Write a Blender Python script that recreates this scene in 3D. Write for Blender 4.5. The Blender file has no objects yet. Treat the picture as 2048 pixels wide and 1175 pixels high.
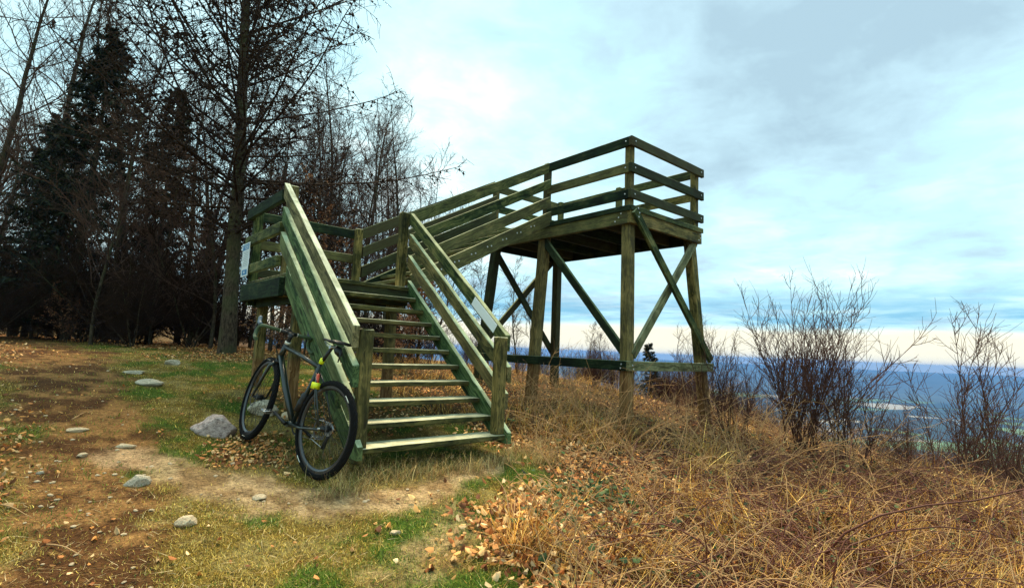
import bpy, bmesh, math, random
import numpy as np
from mathutils import Matrix, Vector

random.seed(7)
rng = np.random.default_rng(11)
S = bpy.context.scene
COL = S.collection

# ------------------------------------------------------------------ camera
CAM = np.array([-1.778, -3.846, 0.956])
c_r = np.array([0.75672, -0.65238, 0.04220])
c_u = np.array([-0.09928, -0.05088, 0.99376])
c_f = np.array([0.64616, 0.75618, 0.10327])
cam_d = bpy.data.cameras.new("camera")
cam = bpy.data.objects.new("camera", cam_d)
COL.objects.link(cam)
cam.matrix_world = Matrix(((c_r[0], c_u[0], -c_f[0], CAM[0]), (c_r[1], c_u[1], -c_f[1], CAM[1]),
                           (c_r[2], c_u[2], -c_f[2], CAM[2]), (0, 0, 0, 1)))
cam_d.sensor_width = 36
cam_d.lens = 1049.1 / 2048 * 36
cam_d.clip_start = 0.05
cam_d.clip_end = 30000
S.camera = cam

# ------------------------------------------------------------------ light
SUN_EL, SUN_AZ = math.radians(60), math.radians(24)      # azimuth from +Y towards +X
S.view_settings.view_transform = 'Standard'
S.view_settings.look = 'None'
S.view_settings.gamma = 1
S.view_settings.use_curve_mapping = False
S.view_settings.exposure = 0.50
S.cycles.max_bounces = 6
S.cycles.diffuse_bounces = 1
S.cycles.volume_bounces = 0

sun_d = bpy.data.lights.new("sun", 'SUN')
sun_d.energy = 5.0
sun_d.angle = math.radians(22)
sun_d.color = (1.0, 0.82, 0.56)
sun = bpy.data.objects.new("sun", sun_d)
COL.objects.link(sun)
sdir = Vector((math.sin(SUN_AZ) * math.cos(SUN_EL), math.cos(SUN_AZ) * math.cos(SUN_EL), math.sin(SUN_EL)))
sun.rotation_euler = sdir.to_track_quat('Z', 'Y').to_euler()
sun.location = (0, 0, 30)


class NT:
    """small node-tree helper"""
    def __init__(s, tree):
        s.t = tree; s.n = tree.nodes; s.l = tree.links
    def node(s, typ, **kw):
        n = s.n.new(typ)
        for k, v in kw.items():
            if k.startswith('i_'):
                key = k[2:]
                key = int(key) if key.isdigit() else key.replace('_', ' ')
                s.put(n.inputs[key], v)
            else:
                setattr(n, k, v)
        return n
    def put(s, sock, v):
        if isinstance(v, bpy.types.NodeSocket):
            s.l.new(v, sock)
        else:
            sock.default_value = v
    def math(s, op, a, b=0.0, c=None, clamp=False):
        n = s.n.new('ShaderNodeMath'); n.operation = op; n.use_clamp = clamp
        s.put(n.inputs[0], a); s.put(n.inputs[1], b)
        if c is not None: s.put(n.inputs[2], c)
        return n.outputs[0]
    def vmath(s, op, a, b=(0, 0, 0)):
        n = s.n.new('ShaderNodeVectorMath'); n.operation = op
        s.put(n.inputs[0], a); s.put(n.inputs[1], b)
        return n.outputs['Value'] if op in ('DOT_PRODUCT', 'LENGTH', 'DISTANCE') else n.outputs[0]
    def mix(s, f, a, b, blend='MIX'):
        n = s.n.new('ShaderNodeMix'); n.data_type = 'RGBA'; n.blend_type = blend
        s.put(n.inputs[0], f); s.put(n.inputs[6], a); s.put(n.inputs[7], b)
        return n.outputs[2]
    def noise(s, vec, scale, detail=4, rough=0.55, dist=0.0, out=0):
        n = s.n.new('ShaderNodeTexNoise')
        s.put(n.inputs['Vector'], vec); n.inputs['Scale'].default_value = scale
        n.inputs['Detail'].default_value = detail; n.inputs['Roughness'].default_value = rough
        n.inputs['Distortion'].default_value = dist
        return n.outputs[out]
    def ramp(s, f, stops, interp='LINEAR'):
        n = s.n.new('ShaderNodeValToRGB'); n.color_ramp.interpolation = interp
        e = n.color_ramp.elements
        while len(e) < len(stops): e.new(0.5)
        for el, (p, c) in zip(e, stops):
            el.position = p
            el.color = c if len(c) == 4 else (*c, 1)
        s.put(n.inputs[0], f)
        return n.outputs[0]
    def step(s, v, a, b):
        n = s.n.new('ShaderNodeMapRange'); n.interpolation_type = 'SMOOTHSTEP'
        s.put(n.inputs[0], v); n.inputs[1].default_value = a; n.inputs[2].default_value = b
        n.inputs[3].default_value = 0.0; n.inputs[4].default_value = 1.0
        return n.outputs[0]


def rgb(*c):
    return (*c, 1.0)


# ------------------------------------------------------------------ sky (world)
W_ = bpy.data.worlds.new("World")
S.world = W_
W_.use_nodes = True
W_.node_tree.nodes.clear()
w = NT(W_.node_tree)
tc = w.node('ShaderNodeTexCoord')
dirv = w.vmath('NORMALIZE', tc.outputs['Generated'])
sp = w.node('ShaderNodeSeparateXYZ'); w.put(sp.inputs[0], dirv)
z = w.math('MAXIMUM', sp.outputs[2], 0.0)
den = w.math('ADD', z, 0.13)
pv = w.node('ShaderNodeCombineXYZ')
w.put(pv.inputs[0], w.math('DIVIDE', sp.outputs[0], den))
w.put(pv.inputs[1], w.math('DIVIDE', sp.outputs[1], den))
pv.inputs[2].default_value = 3.1
pvo = pv.outputs[0]
big = w.noise(pvo, 0.55, 5, 0.55, 0.35)
med = w.noise(w.vmath('ADD', pvo, (5.2, 1.3, 0)), 1.5, 6, 0.6, 0.4)
fine = w.noise(w.vmath('ADD', pvo, (9.2, 7.3, 0)), 4.2, 6, 0.62, 0.3)


def bump(d, width):          # how close a direction is to d
    v = Vector(d).normalized()
    return w.step(w.vmath('DOT_PRODUCT', dirv, tuple(v)), math.cos(width), 1.0)


sky = w.node('ShaderNodeTexSky'); sky.sky_type = 'NISHITA'; sky.sun_disc = False
sky.sun_elevation = SUN_EL; sky.sun_rotation = SUN_AZ
sky.altitude = 300; sky.air_density = 1.2; sky.dust_density = 1.0
skyc = w.mix(1.0, sky.outputs[0], rgb(0.085, 0.085, 0.085), 'MULTIPLY')
cover = w.math('ADD', w.math('MULTIPLY', big, 0.62), w.math('MULTIPLY', med, 0.38))
dark = w.math('ADD', w.math('MULTIPLY', bump((0.82, 0.34, 0.47), 0.42), 0.10), 0.0)
dark = w.math('ADD', dark, w.math('MULTIPLY', bump((0.93, 0.30, 0.36), 0.34), 0.09))
dark = w.math('ADD', dark, w.math('MULTIPLY', bump((0.975, 0.16, 0.145), 0.12), 0.14))
lite = w.math('ADD', w.math('MULTIPLY', w.step(w.math('ADD', bump((0.506, 0.757, 0.413), 0.16), w.math('MULTIPLY', w.math('SUBTRACT', w.noise(w.node('ShaderNodeMapping', i_Vector=dirv, i_Scale=(5, 5, 16)).outputs[0], 1.2, 4, .6), 0.5), .9)), .05, 1.7), 0.13), w.math('MULTIPLY', bump((0.05, 0.75, 0.65), 0.5), 0.06))
lite = w.math('ADD', lite, w.math('MULTIPLY', bump((0.90, 0.37, 0.235), 0.15), 0.17))
lite = w.math('ADD', lite, w.math('MULTIPLY', bump((0.97, 0.10, 0.26), 0.24), 0.16))
lite = w.math('ADD', lite, w.math('MULTIPLY', bump((0.96, 0.24, 0.115), 0.12), 0.12))
val = w.math('ADD', w.math('SUBTRACT', cover, dark), lite)
val = w.math('ADD', val, w.math('MULTIPLY', w.math('SUBTRACT', fine, 0.5), 0.36))
cloud = w.ramp(val, [(0.24, (0.34, 0.49, 0.58)), (0.36, (0.43, 0.62, 0.71)), (0.46, (0.48, 0.76, 0.84)),
                     (0.58, (0.62, 0.87, 0.90)), (0.76, (0.98, 1.0, 0.98))])
holes = w.math('SUBTRACT', 1.0, w.math('MULTIPLY', w.step(med, 0.60, 0.72), 0.35))
col = w.mix(holes, skyc, cloud)
lowb = w.noise(w.node('ShaderNodeMapping', i_Vector=dirv, i_Scale=(2.2, 2.2, 26.0)).outputs[0], 1.3, 5, 0.6, 0.3)
elv = w.math('ADD', sp.outputs[2], w.math('MULTIPLY', w.math('SUBTRACT', lowb, 0.5), 0.035))
# clear blue gap above the bright horizon strip
gap = w.math('MULTIPLY', w.step(elv, 0.040, 0.062), w.math('SUBTRACT', 1.0, w.step(elv, 0.075, 0.14)))
gap = w.math('MULTIPLY', gap, w.step(lowb, 0.36, 0.58))
col = w.mix(w.math('MULTIPLY', gap, 0.8), col, rgb(0.14, 0.40, 0.60))
cream = w.math('SUBTRACT', 1.0, w.step(elv, 0.040, 0.058))
col = w.mix(cream, col, rgb(0.84, 0.80, 0.62))
bg = w.node('ShaderNodeBackground'); w.put(bg.inputs[0], col); bg.inputs[1].default_value = 1.0
wo = w.node('ShaderNodeOutputWorld'); w.put(wo.inputs[0], bg.outputs[0])


# ------------------------------------------------------------------ noise and terrain height
_perm = rng.random((256, 256))


def vnoise(x, y):
    xi = np.floor(x).astype(int); yi = np.floor(y).astype(int)
    fx = x - xi; fy = y - yi
    fx = fx * fx * (3 - 2 * fx); fy = fy * fy * (3 - 2 * fy)
    a = _perm[xi % 256, yi % 256]; b = _perm[(xi + 1) % 256, yi % 256]
    c = _perm[xi % 256, (yi + 1) % 256]; d = _perm[(xi + 1) % 256, (yi + 1) % 256]
    return (a * (1 - fx) + b * fx) * (1 - fy) + (c * (1 - fx) + d * fx) * fy


def fbm(x, y, o=4):
    s = 0; a = 1; t = 0
    for i in range(o):
        s = s + a * vnoise(x * 2 ** i + 17.3 * i, y * 2 ** i + 9.1 * i); t += a; a *= 0.5
    return s / t - 0.5


def sst(a, b, x):
    t = np.clip((x - a) / (b - a), 0, 1)
    return t * t * (3 - 2 * t)


VALLEY = -178.0


def gbase(x, y):
    x = np.asarray(x, float); y = np.asarray(y, float)
    yy = np.where(y < 3, y, 3 + (1 - np.exp(-np.maximum(y - 3, 0) / 3.2)) * 3.2)
    yy = np.maximum(yy, -12 + (yy + 12) * 0.1)
    zz = -.06 + .125 * yy - .03 * np.maximum(x - 1.5, 0)
    d = np.maximum(x - 6.8, 0)
    zz = zz - 0.5 * (d - 3 * (1 - np.exp(-d / 3)))
    return zz


PATH_A = np.array([(-1.60, -2.2, .45), (-1.62, -.75, .33), (-1.56, -.1, .34), (-1.50, .65, .36), (-1.52, 1.7, .38), (-1.60, 3.2, .48), (-1.74, 5.0, .6), (-2.0, 8.0, .8), (-2.6, 13.4, 1.2), (-3.6, 20, 1.6)])
PATH_B = np.array([(-1.30, .95, .20), (-.92, .35, .24), (-.65, -.12, .27), (-.36, -.36, .27), (0, -.46, .25), (.45, -.40, .22), (.95, -.18, .18), (1.5, .0, .1)])
PATH_C = np.array([(-.55, -1.5, .20), (-.1, -1.25, .22), (.25, -1.1, .22), (.4, -.7, .16)])


def pathdist(x, y, pl):
    best = np.full(np.shape(x), -9.0)
    for (x0, y0, w0), (x1, y1, w1) in zip(pl[:-1], pl[1:]):
        dx, dy = x1 - x0, y1 - y0
        t = np.clip(((x - x0) * dx + (y - y0) * dy) / (dx * dx + dy * dy), 0, 1)
        d = np.hypot(x - x0 - t * dx, y - y0 - t * dy)
        best = np.maximum(best, 1 - d / (w0 + (w1 - w0) * t))
    return best          # 1 at centre, 0 at the edge, negative outside


def masks(x, y):
    """dirt, pale dirt, leaf litter, rough grass weights (0..1)"""
    n1 = fbm(x * 1.7, y * 1.7); n2 = fbm(x * 5 + 40, y * 5)
    dirt = sst(-.45, .45, pathdist(x, y, PATH_A) + n1 * 1.6 + n2 * 1.1)
    pale = sst(-.35, .5, pathdist(x, y, PATH_B) + n1 * 1.2 + n2 * 1.0)
    pale = np.maximum(pale, .55 * sst(-.2, .7, pathdist(x, y, PATH_C) + n1 * 1.4 + n2))
    # edge of the rough: a line from near right foreground to the stair foot
    e = (x - (0.33 - 0.62 * (y + 1.7) * 0 )) * 0
    ex = np.interp(y, [-4, -1.7, -1.2, -.7, .1, .6, 1.2, 3.6, 4.2, 30], [-.9, .25, .78, 1.55, 2.1, 2.0, 1.75, 1.75, 2.5, 3.0])
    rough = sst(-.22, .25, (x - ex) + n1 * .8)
    forest = sst(-.8, .8, y - np.interp(x, [-8, -3.2, -.7, .4, 2, 4], [19, 17.5, 9.4, 7.2, 5.4, 4.8]) + n1 * 2)
    litter = np.maximum(forest, 0)
    # leaf patches: by the forest edge, left margin, under the bike, and in the rough near the front
    lp = lambda cx, cy, rx, ry: sst(1.0, .35, np.hypot((x - cx) / rx, (y - cy) / ry) + n2 * .9)
    litter = np.maximum(litter, .8 * lp(.6, 6.6, 1.8, 1.3))
    litter = np.maximum(litter, .9 * lp(-.45, .8, .5, .6))
    litter = np.maximum(litter, .40 * lp(-2.15, 1.2, .4, 2.0))
    litter = np.maximum(litter, .45 * lp(-3.0, 6.5, 1.3, 4.5))
    litter = np.maximum(litter, 1.0 * lp(.9, -1.25, .75, .65))
    litter = np.maximum(litter, .9 * lp(2.2, .55, .7, .8))
    litter = np.maximum(litter, .8 * lp(.8, 2.2, 1.1, 1.6))
    litter = np.maximum(litter, .9 * rough * sst(.06, -.10, fbm(x * 2.1 + 3, y * 2.1 + 8)))
    return dirt, pale, litter, rough


def gz(x, y):
    x = np.asarray(x, float); y = np.asarray(y, float)
    r = np.hypot(x - CAM[0], y - CAM[1])
    zz = gbase(x, y)
    near = np.clip(1 - r / 60, 0, 1)
    zz = zz + near * (.05 * fbm(x * .9, y * .9, 3) + .022 * fbm(x * 5, y * 5, 3))
    m = sst(7, 30, x)
    zz = zz + m * 5 * fbm(x / 30, y / 30, 3) * np.clip(1 - r / 900, 0, 1)
    zz = zz + 6 * sst(24, 70, y) * (1 - sst(4, 14, x))
    floor_ = VALLEY + 5 * fbm(x / 700, y / 700, 3) - 3
    return np.where(zz < floor_ + 40, np.maximum(zz, floor_), zz)


# ------------------------------------------------------------------ mesh and object helpers
def mesh_np(name, verts, quads=None, tris=None, mat=None, cols=None, smooth=False):
    me = bpy.data.meshes.new(name)
    verts = np.asarray(verts, np.float32)
    nq = 0 if quads is None else len(quads); nt = 0 if tris is None else len(tris)
    me.vertices.add(len(verts)); me.vertices.foreach_set('co', verts.ravel())
    loops = []
    if nq: loops.append(np.asarray(quads, np.int32).ravel())
    if nt: loops.append(np.asarray(tris, np.int32).ravel())
    loops = np.concatenate(loops)
    starts = np.concatenate([np.arange(nq) * 4, nq * 4 + np.arange(nt) * 3]).astype(np.int32)
    me.loops.add(len(loops)); me.loops.foreach_set('vertex_index', loops)
    me.polygons.add(nq + nt); me.polygons.foreach_set('loop_start', starts)
    try:
        me.polygons.foreach_set('loop_total', np.concatenate([np.full(nq, 4), np.full(nt, 3)]).astype(np.int32))
    except Exception:
        pass
    if smooth: me.polygons.foreach_set('use_smooth', np.ones(nq + nt, bool))
    me.update(calc_edges=True)
    if cols is not None:
        a = me.color_attributes.new('Col', 'FLOAT_COLOR', 'POINT')
        c = np.ones((len(verts), 4), np.float32); c[:, :3] = cols
        a.data.foreach_set('color', c.ravel())
    if mat: me.materials.append(mat)
    return me


def obj(name, me, parent=None, loc=None, label=None, cat=None, group=None, kind=None):
    o = bpy.data.objects.new(name, me)
    COL.objects.link(o)
    if loc is not None: o.location = loc
    if parent is not None: o.parent = parent
    if label: o['label'] = label
    if cat: o['category'] = cat
    if group: o['group'] = group
    if kind: o['kind'] = kind
    return o


def thing(name, label, cat, loc=(0, 0, 0), group=None):
    return obj(name, None, None, loc, label, cat, group)


def copy_tree(o, loc, rotz, scale, label=None, group=None):
    c = o.copy(); COL.objects.link(c)
    c.location = loc; c.rotation_euler = (0, 0, rotz); c.scale = scale
    if label: c['label'] = label
    if group: c['group'] = group
    for ch in o.children:
        k = ch.copy(); COL.objects.link(k); k.parent = c
        for g2 in ch.children:
            m = g2.copy(); COL.objects.link(m); m.parent = k
    return c


# ------------------------------------------------------------------ materials
def new_mat(name):
    m = bpy.data.materials.new(name); m.use_nodes = True
    t = m.node_tree; t.nodes.clear()
    n = NT(t)
    out = n.node('ShaderNodeOutputMaterial'); bs = n.node('ShaderNodeBsdfPrincipled')
    t.links.new(bs.outputs[0], out.inputs[0])
    return m, n, bs


def flat_mat(name, c, rough=0.6, metal=0.0, var=0.15, scale=30, spec=0.5, coat=0.0):
    m, n, bs = new_mat(name)
    tcn = n.node('ShaderNodeTexCoord')
    nz = n.noise(tcn.outputs['Object'], scale, 4, 0.6)
    f = n.math('ADD', n.math('MULTIPLY', n.math('SUBTRACT', nz, 0.5), 2 * var), 1.0)
    cc = n.vmath('MULTIPLY', c[:3], (1, 1, 1))
    vm = n.n.new('ShaderNodeVectorMath'); vm.operation = 'SCALE'
    vm.inputs[0].default_value = c[:3]; n.put(vm.inputs['Scale'], f)
    n.put(bs.inputs['Base Color'], vm.outputs[0])
    n.put(bs.inputs['Roughness'], n.math('ADD', rough - .1, n.math('MULTIPLY', nz, .2)))
    bs.inputs['Metallic'].default_value = metal
    bs.inputs['Specular IOR Level'].default_value = spec
    bs.inputs['Coat Weight'].default_value = coat
    return m


def attr_mat(name, rough=0.75, transl=0.0, spec=0.25):
    m, n, bs = new_mat(name)
    a = n.node('ShaderNodeAttribute', attribute_name='Col')
    n.put(bs.inputs['Base Color'], a.outputs['Color'])
    bs.inputs['Roughness'].default_value = rough
    bs.inputs['Specular IOR Level'].default_value = spec
    if transl > 0:
        tr = n.node('ShaderNodeBsdfTranslucent'); n.put(tr.inputs[0], a.outputs['Color'])
        mx = n.node('ShaderNodeMixShader'); mx.inputs[0].default_value = transl
        n.put(mx.inputs[1], bs.outputs[0]); n.put(mx.inputs[2], tr.outputs[0])
        out = [k for k in n.n if k.type == 'OUTPUT_MATERIAL'][0]
        n.put(out.inputs[0], mx.outputs[0])
    return m


def wood_mat(name, greens, top, bottom_brown=False, moss=0.55):
    """weathered boards: algae on the sides, bleached upper faces, plus lit-top and shaded-side contrast put into the colour; grain along local X"""
    m, n, bs = new_mat(name)
    tcn = n.node('ShaderNodeTexCoord'); info = n.node('ShaderNodeObjectInfo')
    rnd = info.outputs['Random']
    off = n.node('ShaderNodeCombineXYZ')
    n.put(off.inputs[0], n.math('MULTIPLY', rnd, 37.0)); n.put(off.inputs[1], n.math('MULTIPLY', rnd, 11.0))
    p = n.vmath('ADD', tcn.outputs['Object'], off.outputs[0])
    mp = n.node('ShaderNodeMapping', i_Vector=p, i_Scale=(1.3, 26.0, 26.0)).outputs[0]
    warp = n.noise(p, 2.4, 3, 0.5)
    wv = n.node('ShaderNodeCombineXYZ')
    n.put(wv.inputs[2], n.math('MULTIPLY', warp, 5.0)); n.put(wv.inputs[1], n.math('MULTIPLY', warp, 3.0))
    grain = n.noise(n.vmath('ADD', mp, wv.outputs[0]), 1.6, 6, 0.65, 0.6)
    fineg = n.noise(n.node('ShaderNodeMapping', i_Vector=p, i_Scale=(4.0, 120.0, 120.0)).outputs[0], 1.0, 3, 0.7)
    blot = n.noise(p, 3.2, 5, 0.62, 0.3)
    blot2 = n.noise(p, 9.0, 4, 0.6)
    side = n.ramp(n.math('ADD', n.math('MULTIPLY', blot, .6), n.math('MULTIPLY', grain, .4)),
                  [(0.32, greens[0]), (0.45, greens[1]), (0.55, greens[2]), (0.68, greens[3])])
    # knots
    vo = n.node('ShaderNodeTexVoronoi', i_Vector=n.node('ShaderNodeMapping', i_Vector=p, i_Scale=(2.2, 8.0, 8.0)).outputs[0])
    vo.inputs['Scale'].default_value = 1.0
    knot = n.math('SUBTRACT', 1.0, n.step(vo.outputs['Distance'], 0.10, 0.22))
    gdark = n.math('ADD', n.math('MULTIPLY', n.step(grain, 0.30, 0.62), 0.62), 0.38)
    sc = n.n.new('ShaderNodeVectorMath'); sc.operation = 'SCALE'
    n.put(sc.inputs[0], side); n.put(sc.inputs['Scale'], n.math('MULTIPLY', gdark, n.math('ADD', 0.72, n.math('MULTIPLY', fineg, 0.55))))
    side = n.mix(n.math('MULTIPLY', knot, 0.75), sc.outputs[0], rgb(0.012, 0.012, 0.006))
    # long drying splits
    ck = n.noise(n.node('ShaderNodeMapping', i_Vector=n.vmath('ADD', p, wv.outputs[0]) if False else p, i_Scale=(0.9, 34.0, 34.0)).outputs[0], 1.0, 2, 0.5, 0.8)
    ckm = n.math('SUBTRACT', 1.0, n.step(n.math('ABSOLUTE', n.math('SUBTRACT', ck, 0.56)), 0.0, 0.012))
    ckm = n.math('MULTIPLY', ckm, n.step(blot2, 0.44, 0.58))
    side = n.mix(n.math('MULTIPLY', ckm, 0.85), side, rgb(0.006, 0.006, 0.004))
    # lighter object to object variation
    side = n.mix(n.math('MULTIPLY', n.step(rnd, 0.3, 1.0), 0.5), side, n.mix(0.55, side, rgb(0.19, 0.14, 0.065)))
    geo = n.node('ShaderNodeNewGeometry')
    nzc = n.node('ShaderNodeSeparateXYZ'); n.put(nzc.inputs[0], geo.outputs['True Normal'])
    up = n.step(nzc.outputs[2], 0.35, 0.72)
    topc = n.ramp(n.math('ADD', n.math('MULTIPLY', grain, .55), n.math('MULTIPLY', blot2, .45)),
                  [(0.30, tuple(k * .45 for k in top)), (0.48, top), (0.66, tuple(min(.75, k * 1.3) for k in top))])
    c = n.mix(n.math('MULTIPLY', up, n.math('ADD', 0.62, n.math('MULTIPLY', n.step(blot, .45, .6), 0.38))), side, topc)  # bleached tops, with the brightness of upward faces also pushed in the colour
    if bottom_brown:
        ps = n.node('ShaderNodeSeparateXYZ'); n.put(ps.inputs[0], geo.outputs['Position'])
        zz = n.math('ADD', ps.outputs[2], n.math('MULTIPLY', n.math('SUBTRACT', blot, 0.5), 0.35))
        lowm = n.math('SUBTRACT', 1.0, n.step(zz, 0.60, 0.78))
        brown = n.ramp(grain, [(0.3, (0.045, 0.018, 0.007)), (0.5, (0.20, 0.095, 0.032)), (0.68, (0.40, 0.24, 0.10))])
        c = n.mix(n.math('MULTIPLY', lowm, 0.8), c, brown)
    n.put(bs.inputs['Base Color'], c)
    bs.inputs['Roughness'].default_value = 0.82
    bs.inputs['Specular IOR Level'].default_value = 0.2
    bp = n.node('ShaderNodeBump'); bp.inputs['Strength'].default_value = 0.55; bp.inputs['Distance'].default_value = 0.004
    n.put(bp.inputs['Height'], n.math('ADD', n.math('MULTIPLY', grain, 1.0), n.math('MULTIPLY', fineg, 0.5)))
    n.put(bs.inputs['Normal'], bp.outputs[0])
    return m


G1 = [(0.010, 0.018, 0.006), (0.030, 0.052, 0.015), (0.11, 0.125, 0.038), (0.24, 0.20, 0.075)]
G2 = [(0.016, 0.036, 0.012), (0.050, 0.095, 0.032), (0.12, 0.185, 0.065), (0.25, 0.27, 0.11)]
G3 = [(0.014, 0.018, 0.005), (0.070, 0.066, 0.018), (0.21, 0.165, 0.05), (0.36, 0.25, 0.09)]
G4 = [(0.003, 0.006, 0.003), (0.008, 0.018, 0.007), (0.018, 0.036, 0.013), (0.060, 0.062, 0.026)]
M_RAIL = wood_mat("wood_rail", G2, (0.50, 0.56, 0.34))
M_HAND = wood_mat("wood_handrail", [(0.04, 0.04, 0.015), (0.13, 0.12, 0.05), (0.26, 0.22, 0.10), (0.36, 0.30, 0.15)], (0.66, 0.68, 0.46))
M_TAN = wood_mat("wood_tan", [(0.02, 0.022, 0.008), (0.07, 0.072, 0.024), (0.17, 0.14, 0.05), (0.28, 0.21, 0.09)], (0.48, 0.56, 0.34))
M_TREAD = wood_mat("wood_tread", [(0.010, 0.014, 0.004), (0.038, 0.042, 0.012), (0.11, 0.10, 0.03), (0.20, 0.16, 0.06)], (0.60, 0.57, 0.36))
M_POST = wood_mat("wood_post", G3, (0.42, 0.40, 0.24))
M_DARK = wood_mat("wood_dark", G4, (0.20, 0.24, 0.12))  # darker copy of the boards: shade under decks and far side put into colour
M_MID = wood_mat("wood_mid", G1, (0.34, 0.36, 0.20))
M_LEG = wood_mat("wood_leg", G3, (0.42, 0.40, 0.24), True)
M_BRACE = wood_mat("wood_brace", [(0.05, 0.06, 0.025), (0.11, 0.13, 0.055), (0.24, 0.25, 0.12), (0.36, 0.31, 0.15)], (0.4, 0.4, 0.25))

M_BARK = None
def bark_mat(name, c0, c1, moss=None):
    m, n, bs = new_mat(name)
    tcn = n.node('ShaderNodeTexCoord'); p = tcn.outputs['Object']
    mp = n.node('ShaderNodeMapping', i_Vector=p, i_Scale=(1, 1, 0.35)).outputs[0]
    a = n.noise(mp, 28, 5, 0.7, 0.4)
    b = n.noise(p, 2.2, 3, 0.5)
    c = n.ramp(a, [(0.35, c0), (0.62, c1)])
    if moss:
        c = n.mix(n.math('MULTIPLY', n.step(b, 0.42, 0.62), 0.6), c, rgb(*moss))
    n.put(bs.inputs['Base Color'], c); bs.inputs['Roughness'].default_value = 0.9
    bs.inputs['Specular IOR Level'].default_value = 0.15
    bp = n.node('ShaderNodeBump'); bp.inputs['Strength'].default_value = 0.8; bp.inputs['Distance'].default_value = 0.02
    n.put(bp.inputs['Height'], a); n.put(bs.inputs['Normal'], bp.outputs[0])
    return m


M_LARCH = bark_mat("larch_bark", (0.012, 0.008, 0.006), (0.10, 0.072, 0.045), (0.07, 0.075, 0.03))
M_TWIG_L = flat_mat("larch_twig", (0.040, 0.024, 0.016), .9, var=.4, scale=6, spec=.1)
M_CONE = flat_mat("cone", (0.025, 0.014, 0.008), .9, var=.3, spec=.1)
M_BARE = bark_mat("bare_bark", (0.025, 0.018, 0.012), (0.10, 0.075, 0.050), (0.055, 0.065, 0.025))
M_TWIG_B = flat_mat("bare_twig", (0.085, 0.052, 0.038), .9, var=.4, scale=4, spec=.1)
M_TWIG_D = flat_mat("dark_twig", (0.030, 0.017, 0.011), .9, var=.5, scale=3, spec=.1)
M_TWIG_P = flat_mat("pale_twig", (0.17, 0.12, 0.085), .9, var=.4, scale=4, spec=.1)
M_TWIG_S = flat_mat("shrub_twig", (0.095, 0.045, 0.030), .85, var=.4, scale=4, spec=.15)
M_NEEDLE = attr_mat("needles", .7)
M_LEAF = attr_mat("dry_leaf", .75, .25)
M_BLADE = attr_mat("blade", .7, .2)

# ground
m, n, bs = new_mat("ground_soil")
M_GROUND = m
at = n.node('ShaderNodeAttribute', attribute_name='Col')
geo = n.node('ShaderNodeNewGeometry'); pos = geo.outputs['Position']
f1 = n.noise(pos, 9, 6, 0.7); f2 = n.noise(pos, 45, 5, 0.7); f3 = n.noise(pos, 150, 3, 0.6)
k = n.math('ADD', n.math('MULTIPLY', f1, .5), n.math('ADD', n.math('MULTIPLY', f2, .9), n.math('MULTIPLY', f3, .5)))
k = n.math('MAXIMUM', n.math('ADD', n.math('MULTIPLY', n.math('SUBTRACT', k, .95), 3.8), 1.0), 0.18)
sc = n.n.new('ShaderNodeVectorMath'); sc.operation = 'SCALE'
n.put(sc.inputs[0], at.outputs['Color']); n.put(sc.inputs['Scale'], k)
# grit
vo = n.node('ShaderNodeTexVoronoi', i_Vector=pos); vo.inputs['Scale'].default_value = 55
grit = n.math('SUBTRACT', 1.0, n.step(vo.outputs['Distance'], 0.10, 0.20))
vr = n.node('ShaderNodeSeparateXYZ'); n.put(vr.inputs[0], vo.outputs['Color'])
grit = n.math('MULTIPLY', grit, n.step(vr.outputs[0], 0.72, 0.8))
near = n.math('SUBTRACT', 1.0, n.step(n.vmath('LENGTH', pos), 16, 26))
c = n.mix(n.math('MULTIPLY', n.math('MULTIPLY', grit, near), .5), sc.outputs[0], rgb(.33, .24, .15))
# far valley: fields, woods, settlement seen from the hill
sx = n.node('ShaderNodeSeparateXYZ'); n.put(sx.inputs[0], pos)
farm = n.math('SUBTRACT', 1.0, n.step(sx.outputs[2], -150, -110))
fv = n.node('ShaderNodeTexVoronoi', i_Vector=n.node('ShaderNodeMapping', i_Vector=pos, i_Scale=(1, 1, 0)).outputs[0]); fv.inputs['Scale'].default_value = 0.0042
fsep = n.node('ShaderNodeSeparateXYZ'); n.put(fsep.inputs[0], fv.outputs['Color'])
fld = n.ramp(fsep.outputs[0], [(0.0, (0.035, 0.05, 0.025)), (0.25, (0.12, 0.18, 0.05)), (0.5, (0.34, 0.30, 0.22)), (0.68, (0.05, 0.06, 0.03)), (0.82, (0.15, 0.22, 0.07))], 'CONSTANT')
wd = n.noise(pos, 0.0016, 5, .65)
fld = n.mix(n.step(wd, .50, .54), fld, rgb(0.030, 0.038, 0.022))
c = n.mix(farm, c, fld)
n.put(bs.inputs['Base Color'], c); bs.inputs['Roughness'].default_value = .95
bs.inputs['Specular IOR Level'].default_value = .1
bpn = n.node('ShaderNodeBump'); bpn.inputs['Strength'].default_value = .8; bpn.inputs['Distance'].default_value = .02
n.put(bpn.inputs['Height'], n.math('MULTIPLY', n.math('ADD', f1, n.math('ADD', f2, f3)), near)); n.put(bs.inputs['Normal'], bpn.outputs[0])

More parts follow.
